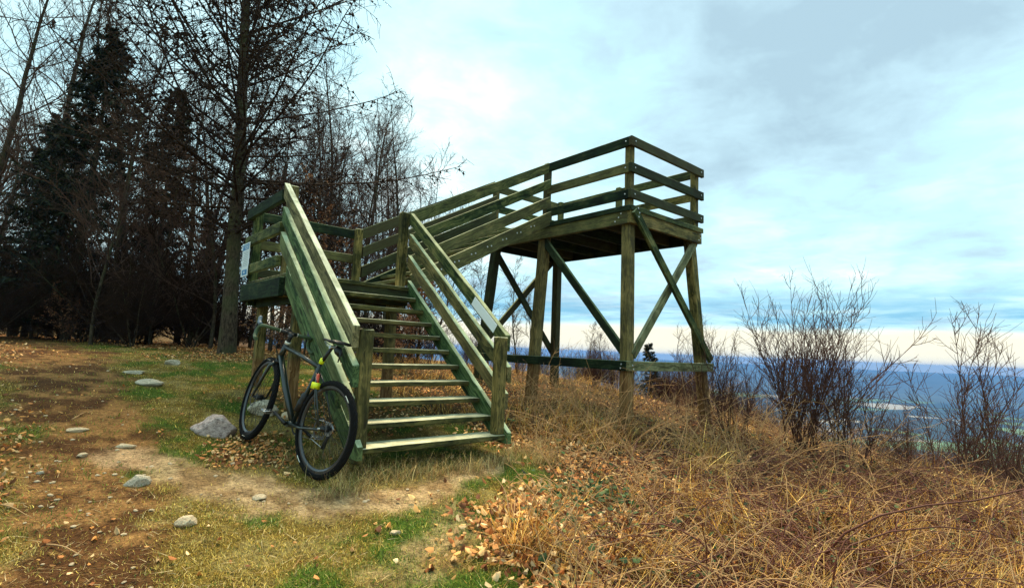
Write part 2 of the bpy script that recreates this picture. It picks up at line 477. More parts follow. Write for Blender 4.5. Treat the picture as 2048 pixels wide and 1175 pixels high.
# ------------------------------------------------------------------ ground sheet
yaw = math.atan2(c_f[0], c_f[1])
half = math.radians(58)
ang = np.concatenate([np.linspace(-half, half, 620, endpoint=False), np.linspace(half, 2 * math.pi - half, 60, endpoint=False)]) + yaw
rad = np.concatenate([[0.25], 1.2 * (1.0135 ** np.arange(0, 330))])
rad = np.concatenate([rad, np.geomspace(rad[-1] * 1.05, 9000, 70)])
AA, RR = np.meshgrid(ang, rad)
gx = CAM[0] + np.sin(AA) * RR; gy = CAM[1] + np.cos(AA) * RR
gzv = gz(gx, gy)
nr, na = gx.shape
vv = np.stack([gx.ravel(), gy.ravel(), gzv.ravel()], 1)
i, j = np.meshgrid(np.arange(nr - 1), np.arange(na), indexing='ij')
j2 = (j + 1) % na
q = np.stack([i * na + j, (i + 1) * na + j, (i + 1) * na + j2, i * na + j2], -1).reshape(-1, 4)[:, ::-1]
ctr = np.array([[CAM[0], CAM[1], gz(CAM[0], CAM[1])]])
vv = np.vstack([vv, ctr])
tri = np.stack([np.full(na, nr * na), np.arange(na), (np.arange(na) + 1) % na], 1)[:, ::-1]
X, Y = vv[:, 0], vv[:, 1]
d_, p_, l_, r_ = masks(X, Y)
nA = fbm(X * 2.3, Y * 2.3)[:, None]; nB = fbm(X * .8 + 7, Y * .8)[:, None]; nC = fbm(X * 7, Y * 7)[:, None]
lerp = lambda a, b, t: a * (1 - t) + b * t
colg = lerp(np.array([.15, .10, .018]), np.array([.06, .10, .010]), sst(-.03, .12, nA + .5 * nB))
colg = lerp(colg, np.array([.22, .17, .055]), sst(.02, .15, -nA + .6 * nC))
colg = lerp(colg, np.array([.022, .013, .006]), r_[:, None] * .9)  # soil darkened under the rough: shade between the blades put into the colour
colg = lerp(colg, np.array([.10, .052, .022]), l_[:, None] * .8)
colg = lerp(colg, lerp(np.array([.10, .042, .014]), np.array([.29, .145, .048]), sst(-.1, .15, nC + nA)), d_[:, None])
colg = lerp(colg, lerp(np.array([.30, .175, .085]), np.array([.56, .37, .20]), sst(-.1, .15, nC + nA)), p_[:, None] * .72)
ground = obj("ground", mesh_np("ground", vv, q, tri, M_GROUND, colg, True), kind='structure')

# far ridge
xs = np.linspace(-1, 1, 220)
HA = yaw + math.radians(20) + xs * math.radians(62)
rows = []
for kk, (dist, hh) in enumerate([(3400, 0), (4000, 12), (4800, 60), (5800, 118), (6700, 143), (7600, 138), (8700, 110)]):
    x_ = CAM[0] + np.sin(HA) * dist; y_ = CAM[1] + np.cos(HA) * dist
    hz = VALLEY + .80 * hh * (1 + .10 * fbm(xs * 9 + kk * .35, np.full_like(xs, kk * .8), 4)) - (4 if kk == 0 else 0)
    rows.append(np.stack([x_, y_, hz], 1))
hv = np.concatenate(rows); nn = len(xs)
i, j = np.meshgrid(np.arange(len(rows) - 1), np.arange(nn - 1), indexing='ij')
hq = np.stack([i * nn + j, (i + 1) * nn + j, (i + 1) * nn + j + 1, i * nn + j + 1], -1).reshape(-1, 4)[:, ::-1]
m, n, bs = new_mat("hill_woods")
geo = n.node('ShaderNodeNewGeometry')
hcol = n.ramp(n.noise(geo.outputs['Position'], .0022, 7, .65), [(0.35, (0.020, 0.030, 0.020)), (.55, (0.04, 0.05, 0.03)), (.66, (0.07, 0.09, 0.04)), (.72, (0.16, 0.18, 0.10))])
n.put(bs.inputs['Base Color'], hcol); bs.inputs['Roughness'].default_value = 1
obj("hills", mesh_np("hills", hv, hq, None, m, None, True), kind='structure')

# haze: closed box of thin even air
hb = (-9300, 9300, -9300, 9300, -190.0, 17.5)
hvz = np.array([(hb[a], hb[2 + b], hb[4 + c_]) for a in (0, 1) for b in (0, 1) for c_ in (0, 1)], float)
hq_ = [(0, 1, 3, 2), (4, 6, 7, 5), (0, 4, 5, 1), (2, 3, 7, 6), (0, 2, 6, 4), (1, 5, 7, 3)]
hm = bpy.data.materials.new("haze_air"); hm.use_nodes = True; hm.node_tree.nodes.clear()
hn = NT(hm.node_tree)
ho = hn.node('ShaderNodeOutputMaterial'); hp = hn.node('ShaderNodeVolumePrincipled')
hp.inputs['Color'].default_value = (0.12, 0.36, 0.86, 1); hp.inputs['Density'].default_value = 1.8e-4
hp.inputs['Anisotropy'].default_value = 0.0
hn.put(ho.inputs['Volume'], hp.outputs[0])
obj("haze", mesh_np("haze", hvz, hq_, None, hm), kind='stuff')
# ------------------------------------------------------------------ boards
def board(name, p0, p1, side, th, h, mat, parent, up=None, seed=None, cham=.005, off_side=0, off_up=0, jit=.0012, zmin=None, label=None, seg=.35):
    """A board from p0 to p1. side: horizontal thickness axis; up: height axis. The line p0-p1 is the top edge, inner side;
    the section reaches th along side and -h along up."""
    p0 = np.array(p0, float); p1 = np.array(p1, float)
    ax = p1 - p0; L = np.linalg.norm(ax); ax = ax / L
    side = np.array(side, float); side /= np.linalg.norm(side)
    up = np.array((0, 0, 1.) if up is None else up, float); up /= np.linalg.norm(up)
    c = min(cham, th * .3, h * .3)
    a = np.array([(c, 0), (th - c, 0), (th, -c), (th, -h + c), (th - c, -h), (c, -h), (0, -h + c), (0, -c)])
    nseg = max(1, int(L / seg))
    ts = np.linspace(0, L, nseg + 1)
    R_ = np.random.default_rng(int(abs(p0 @ (13.1, 7.7, 3.3)) * 1000 + abs(p1 @ (5.1, 2.2, 9.7)) * 1000) % 2 ** 31)
    ts = np.concatenate([[0], [min(c, L * .1)], ts[1:-1], [L - min(c, L * .1)], [L]])
    V = []
    for kk, t in enumerate(ts):
        ins = c * .8 if kk in (0, len(ts) - 1) else 0
        for (s_, u_) in a:
            s2 = min(max(s_, ins), th - ins); u2 = min(max(u_, -h + ins), -ins)
            V.append(p0 + ax * t + side * s2 + up * u2 + R_.normal(0, jit, 3) * (0 if kk in (0,) else 1))
    V = np.array(V); m_ = len(ts)
    if zmin is not None: V[:, 2] = np.maximum(V[:, 2], zmin)
    Q = [(k * 8 + i, k * 8 + (i + 1) % 8, (k + 1) * 8 + (i + 1) % 8, (k + 1) * 8 + i) for k in range(m_ - 1) for i in range(8)]
    # local frame: X along the board
    xz = ax; yz = side - xz * (side @ xz); yz /= np.linalg.norm(yz); zz = np.cross(xz, yz)
    M = np.stack([xz, yz, zz], 1); ctr = (p0 + p1) / 2
    loc = (V - ctr) @ M
    faces = [tuple(f) for f in Q] + [tuple(range(7, -1, -1)), tuple((m_ - 1) * 8 + i for i in range(8))]
    me = bpy.data.meshes.new(name); me.from_pydata([tuple(v) for v in loc], [], faces)
    me.materials.append(mat)
    bmn = bmesh.new(); bmn.from_mesh(me); bmesh.ops.recalc_face_normals(bmn, faces=bmn.faces); bmn.to_mesh(me); bmn.free()
    o = obj(name, me, parent, label=label)
    mw = Matrix(((M[0, 0], M[0, 1], M[0, 2], ctr[0]), (M[1, 0], M[1, 1], M[1, 2], ctr[1]), (M[2, 0], M[2, 1], M[2, 2], ctr[2]), (0, 0, 0, 1)))
    o.matrix_local = (TW @ mw) if parent.name == 'lookout_tower' else mw
    return o


def post(name, x0, x1, y0, y1, z0, z1, mat, parent, cham=.009):
    """upright post, grain along its length"""
    return board(name, (x0, y0, z0), (x0, y0, z1), (1, 0, 0), x1 - x0, y1 - y0, mat, parent, up=(0, -1, 0), cham=cham)


def bolt(p, nrm, parent, r=.012):
    t = np.array(nrm, float); t /= np.linalg.norm(t)
    a = np.cross(t, (0, 0, 1.)) if abs(t[2]) < .9 else np.array((1., 0, 0)); a /= np.linalg.norm(a); b = np.cross(t, a)
    o = obj("bolt", BOLT, parent)
    o.matrix_local = TW @ Matrix(((a[0], b[0], t[0], p[0]), (a[1], b[1], t[1], p[1]), (a[2], b[2], t[2], p[2]), (0, 0, 0, 1)))
    return o


M_STEEL = flat_mat("galvanised_steel", (0.55, 0.56, 0.55), .45, .7, var=.2)
bv = [(math.cos(a) * r, math.sin(a) * r, z_) for r, z_ in ((.012, 0), (.012, .004), (.007, .007)) for a in np.arange(8) * math.pi / 4]
bf = [(k * 8 + i, k * 8 + (i + 1) % 8, (k + 1) * 8 + (i + 1) % 8, (k + 1) * 8 + i) for k in range(2) for i in range(8)] + [tuple(16 + i for i in range(8))]
BOLT = bpy.data.meshes.new("bolt"); BOLT.from_pydata(bv, [], bf); BOLT.materials.append(M_STEEL)

tower = thing("lookout_tower", "green weathered wooden lookout tower with open stair, landing and raised railed platform", "lookout tower", (0.75, 1.0, 0))
TW = Matrix.Translation(Vector((-0.75, -1.0, 0)))
RISE, RUN, W = .1512, .1957, 1.492
SL = RISE / RUN * 0.998
topz = lambda y: 1.099 + .771 * (y - .064)          # handrail top line of the first flight
_b, _p = board, post


# --- first flight
for k in range(1, 11):
    y0 = (k - 1) * RUN - (.02 if k == 1 else 0)
    a0, a1 = (.05, W - .014) if k > 1 else (.052, W + .0)
    board("tread", (a0, y0, RISE * k), (a1, y0, RISE * k), (0, 1, 0), .235, .046, M_TREAD, tower, jit=.0015)
for sx_, xo in ((-1, 0), (1, W)):
    s = (sx_, 0, 0)
    lf = sx_ < 0
    # handrail, mid rail, low rail on the outer side of the posts
    ye_ = 2.10 if lf else 2.055
    board("handrail", (xo, .04, topz(.04)), (xo, ye_, topz(ye_)), s, .058, .170 if lf else .155, M_HAND if lf else M_MID, tower)
    board("rail", (xo, .0, topz(.0) - .272), (xo, ye_ + .01 * lf, topz(ye_ + .01 * lf) - .272), s, .054, .170 if lf else .152, M_RAIL if lf else M_TAN, tower)
    board("rail", (xo, .035, topz(.035) - .550), (xo, ye_ + .005, topz(ye_ + .005) - .550), s, .054, .170 if lf else .155, M_RAIL if lf else M_TAN, tower)
    if lf:
        board("rail", (xo, .30, topz(.30) - .722), (xo, 1.66, topz(1.66) - .722), s, .050, .142, M_RAIL, tower)
        board("stringer", (xo, -.055, topz(-.055) - .835), (xo, 1.98, topz(1.98) - .835), (1, 0, 0), .048, .245, M_RAIL, tower, zmin=.07, seg=.09)
    else:
        board("stringer", (xo - .012, -.055, topz(-.055) - .835), (xo - .012, 2.0, topz(2.0) - .835), s, .050, .245, M_RAIL, tower, zmin=.07, seg=.09)
post("post", .003, .104, 0.0, .100, .03, 1.062, M_POST, tower)
post("post", W - .107, W - .006, 0.0, .100, .152, 1.062, M_POST, tower)

# --- landing
LZ = RISE * 11
yk = 1.957
nplk = 12
for i in range(nplk):
    yy = yk + i * (3.53 - yk) / nplk
    board("floor_plank", (-.0, yy, LZ - (0.0005 * (i % 3))), (W, yy, LZ - (0.0005 * (i % 3))), (0, 1, 0), (3.53 - yk) / nplk - .007, .046, M_TREAD, tower)
bz = LZ - .048
board("beam", (0, 2.0, bz), (0, 3.58, bz), (-1, 0, 0), .055, .205, M_DARK, tower)
board("beam", (W, 2.12, bz), (W, 3.58, bz), (1, 0, 0), .055, .205, M_DARK, tower)
board("beam", (.002, 1.985, bz - .002), (W - .002, 1.985, bz - .002), (0, 1, 0), .055, .19, M_DARK, tower)
board("beam", (.002, 3.525, bz), (W - .002, 3.525, bz), (0, 1, 0), .055, .205, M_DARK, tower)
board("beam", (.002, 2.75, bz - .002), (W - .002, 2.75, bz - .002), (0, 1, 0), .055, .16, M_DARK, tower)
# landing posts
post("post", 0.004, .104, 2.105, 2.205, LZ - .25, 2.66, M_POST, tower)          # front left
post("post", 0.004, .104, 3.42, 3.52, LZ - .30, 2.60, M_MID, tower)             # back left
post("post", W - .104, W - .004, 3.42, 3.52, LZ + .001, 2.615, M_POST, tower)          # back right
post("post", W - .104, W - .004, 2.062, 2.162, LZ - .3, 2.632, M_POST, tower)    # front right
for dz, hh in ((0, .128), (.372, .12), (.745, .115)):
    board("landing_rail", (0, 2.165, 2.612 - dz), (0, 3.58, 2.612 - dz), (-1, 0, 0), .054, hh, M_DARK if dz == 0 else M_MID, tower)
    board("landing_rail", (.004, 3.524, 2.606 - dz), (W + .03, 3.524, 2.606 - dz), (0, 1, 0), .052, hh, M_DARK if dz != .372 else M_MID, tower)
# supports under the landing
for (px_, py_) in ((.15, 2.06), (.15, 3.41), (1.29, 2.06), (1.29, 3.41)):
    post("leg", px_, px_ + .11, py_, py_ + .11, -.12 + .12 * py_, LZ - .215, M_LEG, tower)
board("beam", (.10, 2.10, LZ - .21), (.10, 3.58, LZ - .21), (1, 0, 0), .05, .11, M_DARK, tower)

# --- second flight, from the landing to the platform
X0, X1, Y0, Y1 = 4.028, 5.955, .506, 3.745
DZ = 3.0
t2 = lambda x: 2.638 + .542 * (x - 1.509)
for k in range(1, 9):
    xx = 1.545 + .2765 * (k - 1)
    board("tread", (xx, 2.12, LZ + .1486 * k), (xx, 3.455, LZ + .1486 * k), (1, 0, 0), .285, .046, M_MID, tower)
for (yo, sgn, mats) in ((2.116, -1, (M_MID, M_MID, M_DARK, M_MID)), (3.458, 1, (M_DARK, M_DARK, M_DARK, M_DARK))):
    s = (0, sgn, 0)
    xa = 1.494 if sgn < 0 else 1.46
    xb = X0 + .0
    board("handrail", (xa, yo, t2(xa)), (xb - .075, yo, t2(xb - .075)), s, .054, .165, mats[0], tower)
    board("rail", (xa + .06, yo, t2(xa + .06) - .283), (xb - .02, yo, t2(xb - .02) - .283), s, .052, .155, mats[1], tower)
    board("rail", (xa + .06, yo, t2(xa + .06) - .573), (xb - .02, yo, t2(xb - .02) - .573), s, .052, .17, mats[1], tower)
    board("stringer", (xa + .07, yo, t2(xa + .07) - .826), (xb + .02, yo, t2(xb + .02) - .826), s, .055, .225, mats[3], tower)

# --- platform deck and frame
for i in range(15):
    xx = X0 + .012 + i * (X1 - .06 - X0) / 15
    board("deck_plank", (xx, Y0 + .008, DZ), (xx, Y1 - .008, DZ), (1, 0, 0), (X1 - .06 - X0) / 15 - .007, .05, M_DARK, tower)
bz = DZ - .052
xb1 = X1 - .045
board("beam", (X0 + .002, Y0, bz), (xb1, Y0, bz), (0, 1, 0), .058, .195, M_POST, tower)
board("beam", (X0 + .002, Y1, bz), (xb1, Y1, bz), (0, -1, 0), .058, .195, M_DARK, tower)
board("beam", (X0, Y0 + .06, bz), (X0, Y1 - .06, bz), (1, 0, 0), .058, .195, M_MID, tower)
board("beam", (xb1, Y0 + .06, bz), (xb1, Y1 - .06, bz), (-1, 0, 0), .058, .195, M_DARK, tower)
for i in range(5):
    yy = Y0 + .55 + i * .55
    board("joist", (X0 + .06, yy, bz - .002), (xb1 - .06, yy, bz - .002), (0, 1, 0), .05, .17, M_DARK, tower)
board("fascia", (X0 - .004, Y0 - .024, DZ + .002), (xb1 + .01, Y0 - .024, DZ + .002), (0, 1, 0), .022, .078, M_MID, tower)
board("fascia", (X0 - .024, Y0 - .0, DZ + .002), (X0 - .024, Y1, DZ + .002), (1, 0, 0), .022, .078, M_DARK, tower)
RT = 4.0
pz0 = 2.93
PP = [(X0 + .022, Y0 + .022 - .0), (X0 + .022, 2.12), (X0 + .022, Y1 - .125), (xb1 - .085, Y0 + .022), (xb1 - .085, 2.10), (xb1 - .085, Y1 - .125)]
post("post", X0 + .052, X0 + .152, Y0 + .055, Y0 + .155, DZ - .05, RT - .005, M_POST, tower)
post("post", X0 + .002, X0 + .102, 2.175, 2.275, DZ - .24, RT + .015, M_DARK, tower)
post("post", X0 + .052, X0 + .152, Y1 - .155, Y1 - .055, DZ, RT + .0, M_POST, tower)
post("post", xb1 - .105, xb1 - .005, Y0 + .055, Y0 + .155, DZ - .05, RT - .005, M_POST, tower)
post("post", xb1 - .105, xb1 - .005, 2.09, 2.19, DZ, RT + .01, M_MID, tower)
post("post", xb1 - .105, xb1 - .005, Y1 - .155, Y1 - .055, DZ, RT + .01, M_MID, tower)
for dz, hh in ((0, .135), (.385, .132), (.765, .128)):
    mm = (M_DARK, M_MID, M_DARK)[int(dz * 3)]
    board("platform_rail", (X0, Y0 + .052, RT - dz), (X0, 2.176, RT - dz), (1, 0, 0), .05, hh, mm, tower)
    board("platform_rail", (X0 - .001, Y0, RT - dz + .002), (X1 + .02, Y0, RT - dz + .002), (0, 1, 0), .05, hh, M_DARK, tower)
    board("platform_rail", (xb1 + .001, Y0 + .055, RT - dz), (xb1 + .001, Y1, RT - dz), (-1, 0, 0), .046, hh, M_POST if dz == .385 else M_MID, tower)
    board("platform_rail", (X0 + .154, Y1 - .055, RT - dz), (xb1 - .05, Y1 - .055, RT - dz), (0, 1, 0), .046, hh, M_MID, tower)

# --- legs, splayed outwards
ZG = .857


def leg(cx, cy, sx_, sy_, zt_, zb, wd=.145, mat=None):
    a = np.array((cx + sx_ * (2.75 - zt_), cy + sy_ * (2.75 - zt_), zt_)); b = np.array((cx + sx_ * (2.75 - zb), cy + sy_ * (2.75 - zb), zb))
    return board("leg", a - (wd / 2, wd / 2, 0), b - (wd / 2, wd / 2, 0), (1, 0, 0), wd, wd, mat or M_LEG, tower, up=(0, -1, 0), cham=.014)


sp_x, sp_y = .0708, .0623
leg(X0 + .135, Y0 + .135, -sp_x, -sp_y, 2.80, -.25)
leg(xb1 - .135, Y0 + .135, sp_x, -sp_y, 2.80, -.45)
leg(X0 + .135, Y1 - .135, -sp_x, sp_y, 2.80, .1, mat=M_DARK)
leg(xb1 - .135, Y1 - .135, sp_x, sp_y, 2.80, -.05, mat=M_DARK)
leg(X0 + .135, 2.33, -sp_x, 0, 2.80, -.0, .155)
gx0, gy0 = X0 - .0708 * 1.893 - .003, Y0 - .0623 * 1.893 - .003
gx1, gy1 = xb1 + .0708 * 1.893, Y1 + .0623 * 1.893
board("girt", (gx0 + .01, gy0, ZG), (gx1 + .03, gy0, ZG), (0, 1, 0), .05, .128, M_BRACE, tower)
board("girt", (gx0, gy0 + .052, ZG), (gx0, gy1, ZG), (1, 0, 0), .05, .128, M_DARK, tower)


def brace(p0, p1, n_, mat, h=.118, th=.05):
    p0 = np.array(p0, float); p1 = np.array(p1, float); ax = p1 - p0; ax /= np.linalg.norm(ax)
    upv = np.cross(n_, ax); upv /= np.linalg.norm(upv)
    return board("brace", p0 + upv * h / 2, p1 + upv * h / 2, n_, th, h, mat, tower, up=upv)


yf = lambda z_: Y0 + .060 - sp_y * (2.75 - z_)
yo = lambda z_: Y0 + .018 - sp_y * (2.75 - z_)
xf = lambda z_, s_: (X0 + .13 - sp_x * (2.75 - z_)) if s_ < 0 else (xb1 - .13 + sp_x * (2.75 - z_))
brace((X0 + .055, Y0 - .052, 2.93), (xf(.86, 1) + .08, yo(.86) - .04, .90), (0, 1, 0), M_MID)
brace((xb1 - .07, Y0 + .055, 2.78), (xf(.86, -1) + .06, yf(.86) - .0, .93), (0, 1, 0), M_BRACE, .125)
brace((X0 + .12, Y1 - .09, 2.80), (xf(.86, 1) - .02, Y1 - .09 + sp_y * 1.85, .92), (0, 1, 0), M_DARK)
brace((xb1 - .12, Y1 - .04, 2.80), (xf(.86, -1) + .02, Y1 - .04 + sp_y * 1.85, .92), (0, 1, 0), M_DARK)
brace((X0 + .07, 2.35, 2.80), (xf(.95, -1) - .06, Y0 + .16 - sp_y * 1.8, .98), (1, 0, 0), M_DARK)
# bolts
for p_ in [(X0 + .10, 2.96), (X0 + .13, 2.90), (X0 + .115, 2.84)]: bolt((p_[0], Y0 - .056, p_[1]), (0, -1, 0), tower)
for p_ in [(xb1 - .06, 2.90), (xb1 - .05, 2.84), (xb1 - .10, 2.80)]: bolt((p_[0], Y0 - .004, p_[1]), (0, -1, 0), tower)
for p_ in [(Y0 + .16, 2.90), (Y0 + .20, 2.85), (Y0 + .26, 2.80)]: bolt((X0 - .003, p_[0], p_[1]), (-1, 0, 0), tower)
for dz in (.065, .45, .83):
    bolt((X0 + .09, Y0 - .003, RT - dz), (0, -1, 0), tower); bolt((X1 - .07, Y0 - .003, RT - dz), (0, -1, 0), tower)
    bolt((X0 - .003, Y0 + .10, RT - dz), (-1, 0, 0), tower)
for p_ in [(gx0 + .08, .80), (gx0 + .10, .75), (gx1 - .05, .79)]: bolt((p_[0], gy0 - .003, p_[1]), (0, -1, 0), tower)
for p_ in [(gy0 + .12, .81), (gy0 + .13, .76)]: bolt((gx0 - .003, p_[0], p_[1]), (-1, 0, 0), tower)
for k in range(1, 9):                                # screws holding the treads, seen on the stringer
    xx = 1.66 + .2765 * (k - 1); zz_ = t2(xx) - .826
    bolt((xx, 2.058, zz_ - .10), (0, -1, 0), tower); bolt((xx + .07, 2.058, zz_ - .075), (0, -1, 0), tower)

# --- signs
M_WHITE = flat_mat("white_enamel", (0.80, 0.85, 0.86), .35, var=.04, spec=.5)
M_BLUE = flat_mat("blue_print", (0.02, 0.20, 0.45), .4, var=.05)
sg = thing("info_sign", "narrow white information board with blue header and blue box fixed to the landing corner", "sign", (-.075, 3.40, 1.72))
board("panel", (0, -.15, .43), (0, .16, .43), (1, 0, 0), .006, .43, M_WHITE, sg, cham=.001, jit=0)
board("header", (-.002, -.135, .415), (-.002, .145, .415), (1, 0, 0), .0015, .075, M_BLUE, sg, cham=.0002, jit=0)
board("footer", (-.002, -.12, .085), (-.002, .10, .085), (1, 0, 0), .0015, .065, M_BLUE, sg, cham=.0002, jit=0)
board("emblem", (-.0035, -.03, .068), (-.0035, .02, .068), (1, 0, 0), .001, .03, M_WHITE, sg, cham=.0002, jit=0)
for i in range(3):
    board("text_line", (-.0035, -.11, .395 - i * .02), (-.0035, .09 - .03 * i, .395 - i * .02), (1, 0, 0), .001, .007, M_WHITE, sg, cham=.0002, jit=0)
M_GREYP = flat_mat("grey_print", (0.35, 0.42, 0.45), .5, var=.05)
for i in range(9):
    board("text_line", (-.002, -.12, .315 - i * .022), (-.002, .11 - .05 * ((i * 7) % 4) / 3, .315 - i * .022), (1, 0, 0), .001, .006, M_GREYP, sg, cham=.0002, jit=0)
pl_c = np.array((W - .006, .405, 1.29))
pl = thing("blank_plate", "blank white plate fixed along the right handrail near its lower end", "sign", tuple(pl_c))
dv = np.array((0, 1, .771)); dv /= np.linalg.norm(dv); upn = np.array((0, -dv[2], dv[1]))
board("panel", -dv * .245 + upn * .05, dv * .245 + upn * .05, (1, 0, 0), .004, .098, M_WHITE, pl, up=upn, cham=.001, jit=0)

# ------------------------------------------------------------------ tubes
def tube_mesh(name, pts, radii, mat, sides=10, caps=True, squash=None):
    """smooth tube along a polyline; squash=(a,b) scales the two section axes"""
    pts = [Vector(p) for p in pts]; n_ = len(pts)
    if not hasattr(radii, '__len__'): radii = [radii] * n_
    V = []; F = []
    prev = None
    for i, p in enumerate(pts):
        t = (pts[min(i + 1, n_ - 1)] - pts[max(i - 1, 0)]).normalized()
        if prev is None:
            u = t.cross(Vector((0, 0, 1)));
            if u.length < .05: u = t.cross(Vector((0, 1, 0)))
            u.normalize()
        else:
            u = (prev - t * prev.dot(t)).normalized()
        prev = u; v = t.cross(u)
        a, b = squash or (1, 1)
        for k in range(sides):
            an = 2 * math.pi * k / sides
            V.append(p + (u * math.cos(an) * a + v * math.sin(an) * b) * radii[i])
    for i in range(n_ - 1):
        for k in range(sides):
            F.append((i * sides + k, i * sides + (k + 1) % sides, (i + 1) * sides + (k + 1) % sides, (i + 1) * sides + k))
    if caps:
        F.append(tuple(range(sides - 1, -1, -1))); F.append(tuple((n_ - 1) * sides + k for k in range(sides)))
    me = bpy.data.meshes.new(name); me.from_pydata([tuple(v) for v in V], [], F)
    for p in me.polygons: p.use_smooth = len(p.vertices) == 4
    if mat: me.materials.append(mat)
    return me


def ring_mesh(name, prof, n_, mat, knob=0.0):
    """revolve a (radius, lateral) profile about the lateral axis; wheel plane = local XZ, lateral = Y"""
    V = []; F = []; m_ = len(prof)
    for i in range(n_):
        a = 2 * math.pi * i / n_
        for j, (r, l) in enumerate(prof):
            k = 0
            if knob and (j in knob_rows) and (i + j) % 2 == 0: k = knob
            V.append(((r + k) * math.cos(a), l * (1 + (3 * k if abs(l) > .012 else 0) * 6), (r + k) * math.sin(a)))
    for i in range(n_):
        for j in range(m_):
            F.append((i * m_ + j, ((i + 1) % n_) * m_ + j, ((i + 1) % n_) * m_ + (j + 1) % m_, i * m_ + (j + 1) % m_))
    me = bpy.data.meshes.new(name); me.from_pydata(V, [], F)
    bm_ = bmesh.new(); bm_.from_mesh(me); bmesh.ops.recalc_face_normals(bm_, faces=bm_.faces); bm_.to_mesh(me); bm_.free()
    if mat: me.materials.append(mat)
    return me


knob_rows = (3, 4, 5, 6, 7)
M_RUB = flat_mat("tyre_rubber", (0.006, 0.0055, 0.005), .9, var=.4, scale=60, spec=.15)
M_RIM = flat_mat("black_rim", (0.012, 0.012, 0.013), .3, var=.1, spec=.6, coat=.3)
M_FRAME = flat_mat("dark_green_frame", (0.008, 0.014, 0.010), .38, .0, var=.08, spec=.5, coat=.3)
M_BLACK = flat_mat("black_plastic", (0.006, 0.006, 0.006), .5, var=.2, spec=.5)
M_TAPE = flat_mat("olive_bar_tape", (0.055, 0.085, 0.035), .7, var=.3, scale=80)
M_HOOD = flat_mat("grey_blue_hood", (0.10, 0.14, 0.17), .6, var=.2)
M_METAL = flat_mat("brushed_metal", (0.45, 0.45, 0.44), .35, 1.0, var=.2)
M_DMETAL = flat_mat("dark_steel", (0.10, 0.10, 0.10), .4, 1.0, var=.2)
M_YEL = flat_mat("yellow_reflector", (0.75, 0.85, 0.02), .4, var=.05)
M_RED = flat_mat("red_light", (0.55, 0.06, 0.02), .3, var=.1)
M_CREAM = flat_mat("cream_band", (0.75, 0.72, 0.60), .4, var=.05)

bf_ = None
yaw_b, lean_b, pit_b = -0.200, 0.142, 0.137
fb = Vector((math.sin(yaw_b) * math.cos(pit_b), math.cos(yaw_b) * math.cos(pit_b), math.sin(pit_b)))
lb0 = Vector((-math.cos(yaw_b), math.sin(yaw_b), 0)); ub0 = fb.cross(lb0)
if ub0.z < 0: ub0 = -ub0
ub = ub0 * math.cos(lean_b) - lb0 * math.sin(lean_b); lb = lb0 * math.cos(lean_b) + ub0 * math.sin(lean_b)
bike = thing("bicycle", "black and dark green drop bar bicycle leaning against the left side of the wooden stair", "bicycle", (0, 0, 0))
# local axes of the bicycle: X forward, Y left, Z up
bike.matrix_local = Matrix(((fb.x, lb.x, ub.x, -.266), (fb.y, lb.y, ub.y, .110), (fb.z, lb.z, ub.z, -.052), (0, 0, 0, 1)))
B = bike


def bt(name, pts, r, mat, parent=None, **kw):
    return obj(name, tube_mesh(name, pts, r, mat, **kw), parent or B)


tprof = []
for k in range(12):
    a = math.pi * (k / 11.0) * 1.36 - math.pi * .18
    tprof.append((.333 + .024 * math.sin(a), -.0235 * math.cos(a)))
tyre_me = ring_mesh("tyre", tprof, 96, M_RUB, .0045)
rim_me = ring_mesh("rim", [(.326, -.013), (.326, .013), (.300, .012), (.286, .004), (.286, -.004), (.300, -.012)], 72, M_RIM)
rot_me = ring_mesh("brake_rotor", [(.080, -.0009), (.080, .0009), (.068, .0009), (.068, -.0009)], 40, M_DMETAL)
decal_me = None


def wheel(parent, loc, rear):
    w_ = obj("wheel", tyre_me.copy(), parent); w_.data.name = "wheel"
    w_.location = loc
    obj("rim", rim_me, w_)
    V = []; F = []
    R_ = random.Random(3)
    for i in range(28):
        a = 2 * math.pi * i / 28; a2 = a + (0.42 if i % 4 < 2 else -0.42)
        s_ = .028 if i % 2 else -.028
        p0 = Vector((.022 * math.cos(a2 * 1.0), s_, .022 * math.sin(a2 * 1.0))); p1 = Vector((.288 * math.cos(a), 0, .288 * math.sin(a)))
        t = (p1 - p0).normalized(); u = t.cross(Vector((0, 1, 0))).normalized(); v = t.cross(u)
        b0 = len(V)
        for p in (p0, p1):
            for k in range(4):
                V.append(tuple(p + (u * math.cos(k * math.pi / 2) + v * math.sin(k * math.pi / 2)) * .0013))
        for k in range(4): F.append((b0 + k, b0 + (k + 1) % 4, b0 + 4 + (k + 1) % 4, b0 + 4 + k))
    me = bpy.data.meshes.new("spokes"); me.from_pydata(V, [], F); me.materials.append(M_BLACK)
    obj("spokes", me, w_)
    obj("hub", tube_mesh("hub", [(0, -.05, 0), (0, -.03, 0), (0, -.028, 0), (0, .028, 0), (0, .03, 0), (0, .05, 0)], [.012, .012, .024, .024, .012, .012], M_BLACK, 14), w_)
    ro = obj("brake_rotor", rot_me, w_); ro.location = (0, .043, 0)
    for a in (2.2, 5.3):      # pale maker's strip on the sidewall
        pts = [(.331 * math.cos(a + d * .05), .0245, .331 * math.sin(a + d * .05)) for d in range(-2, 3)]
        obj("sidewall_mark", tube_mesh("sidewall_mark", pts, .005, M_CREAM, 6, squash=(1, .3)), w_)
    return w_


wr = wheel(B, (0, 0, .36), True)
# rear wheel sprockets
for k in range(8):
    r_ = .052 - .0035 * k
    s_ = obj("sprocket", ring_mesh("sprocket", [(r_, -.0009), (r_, .0009), (r_ - .014, .0009), (r_ - .014, -.0009)], 30, M_METAL), wr)
    s_.location = (0, -.030 - .0035 * k, 0)
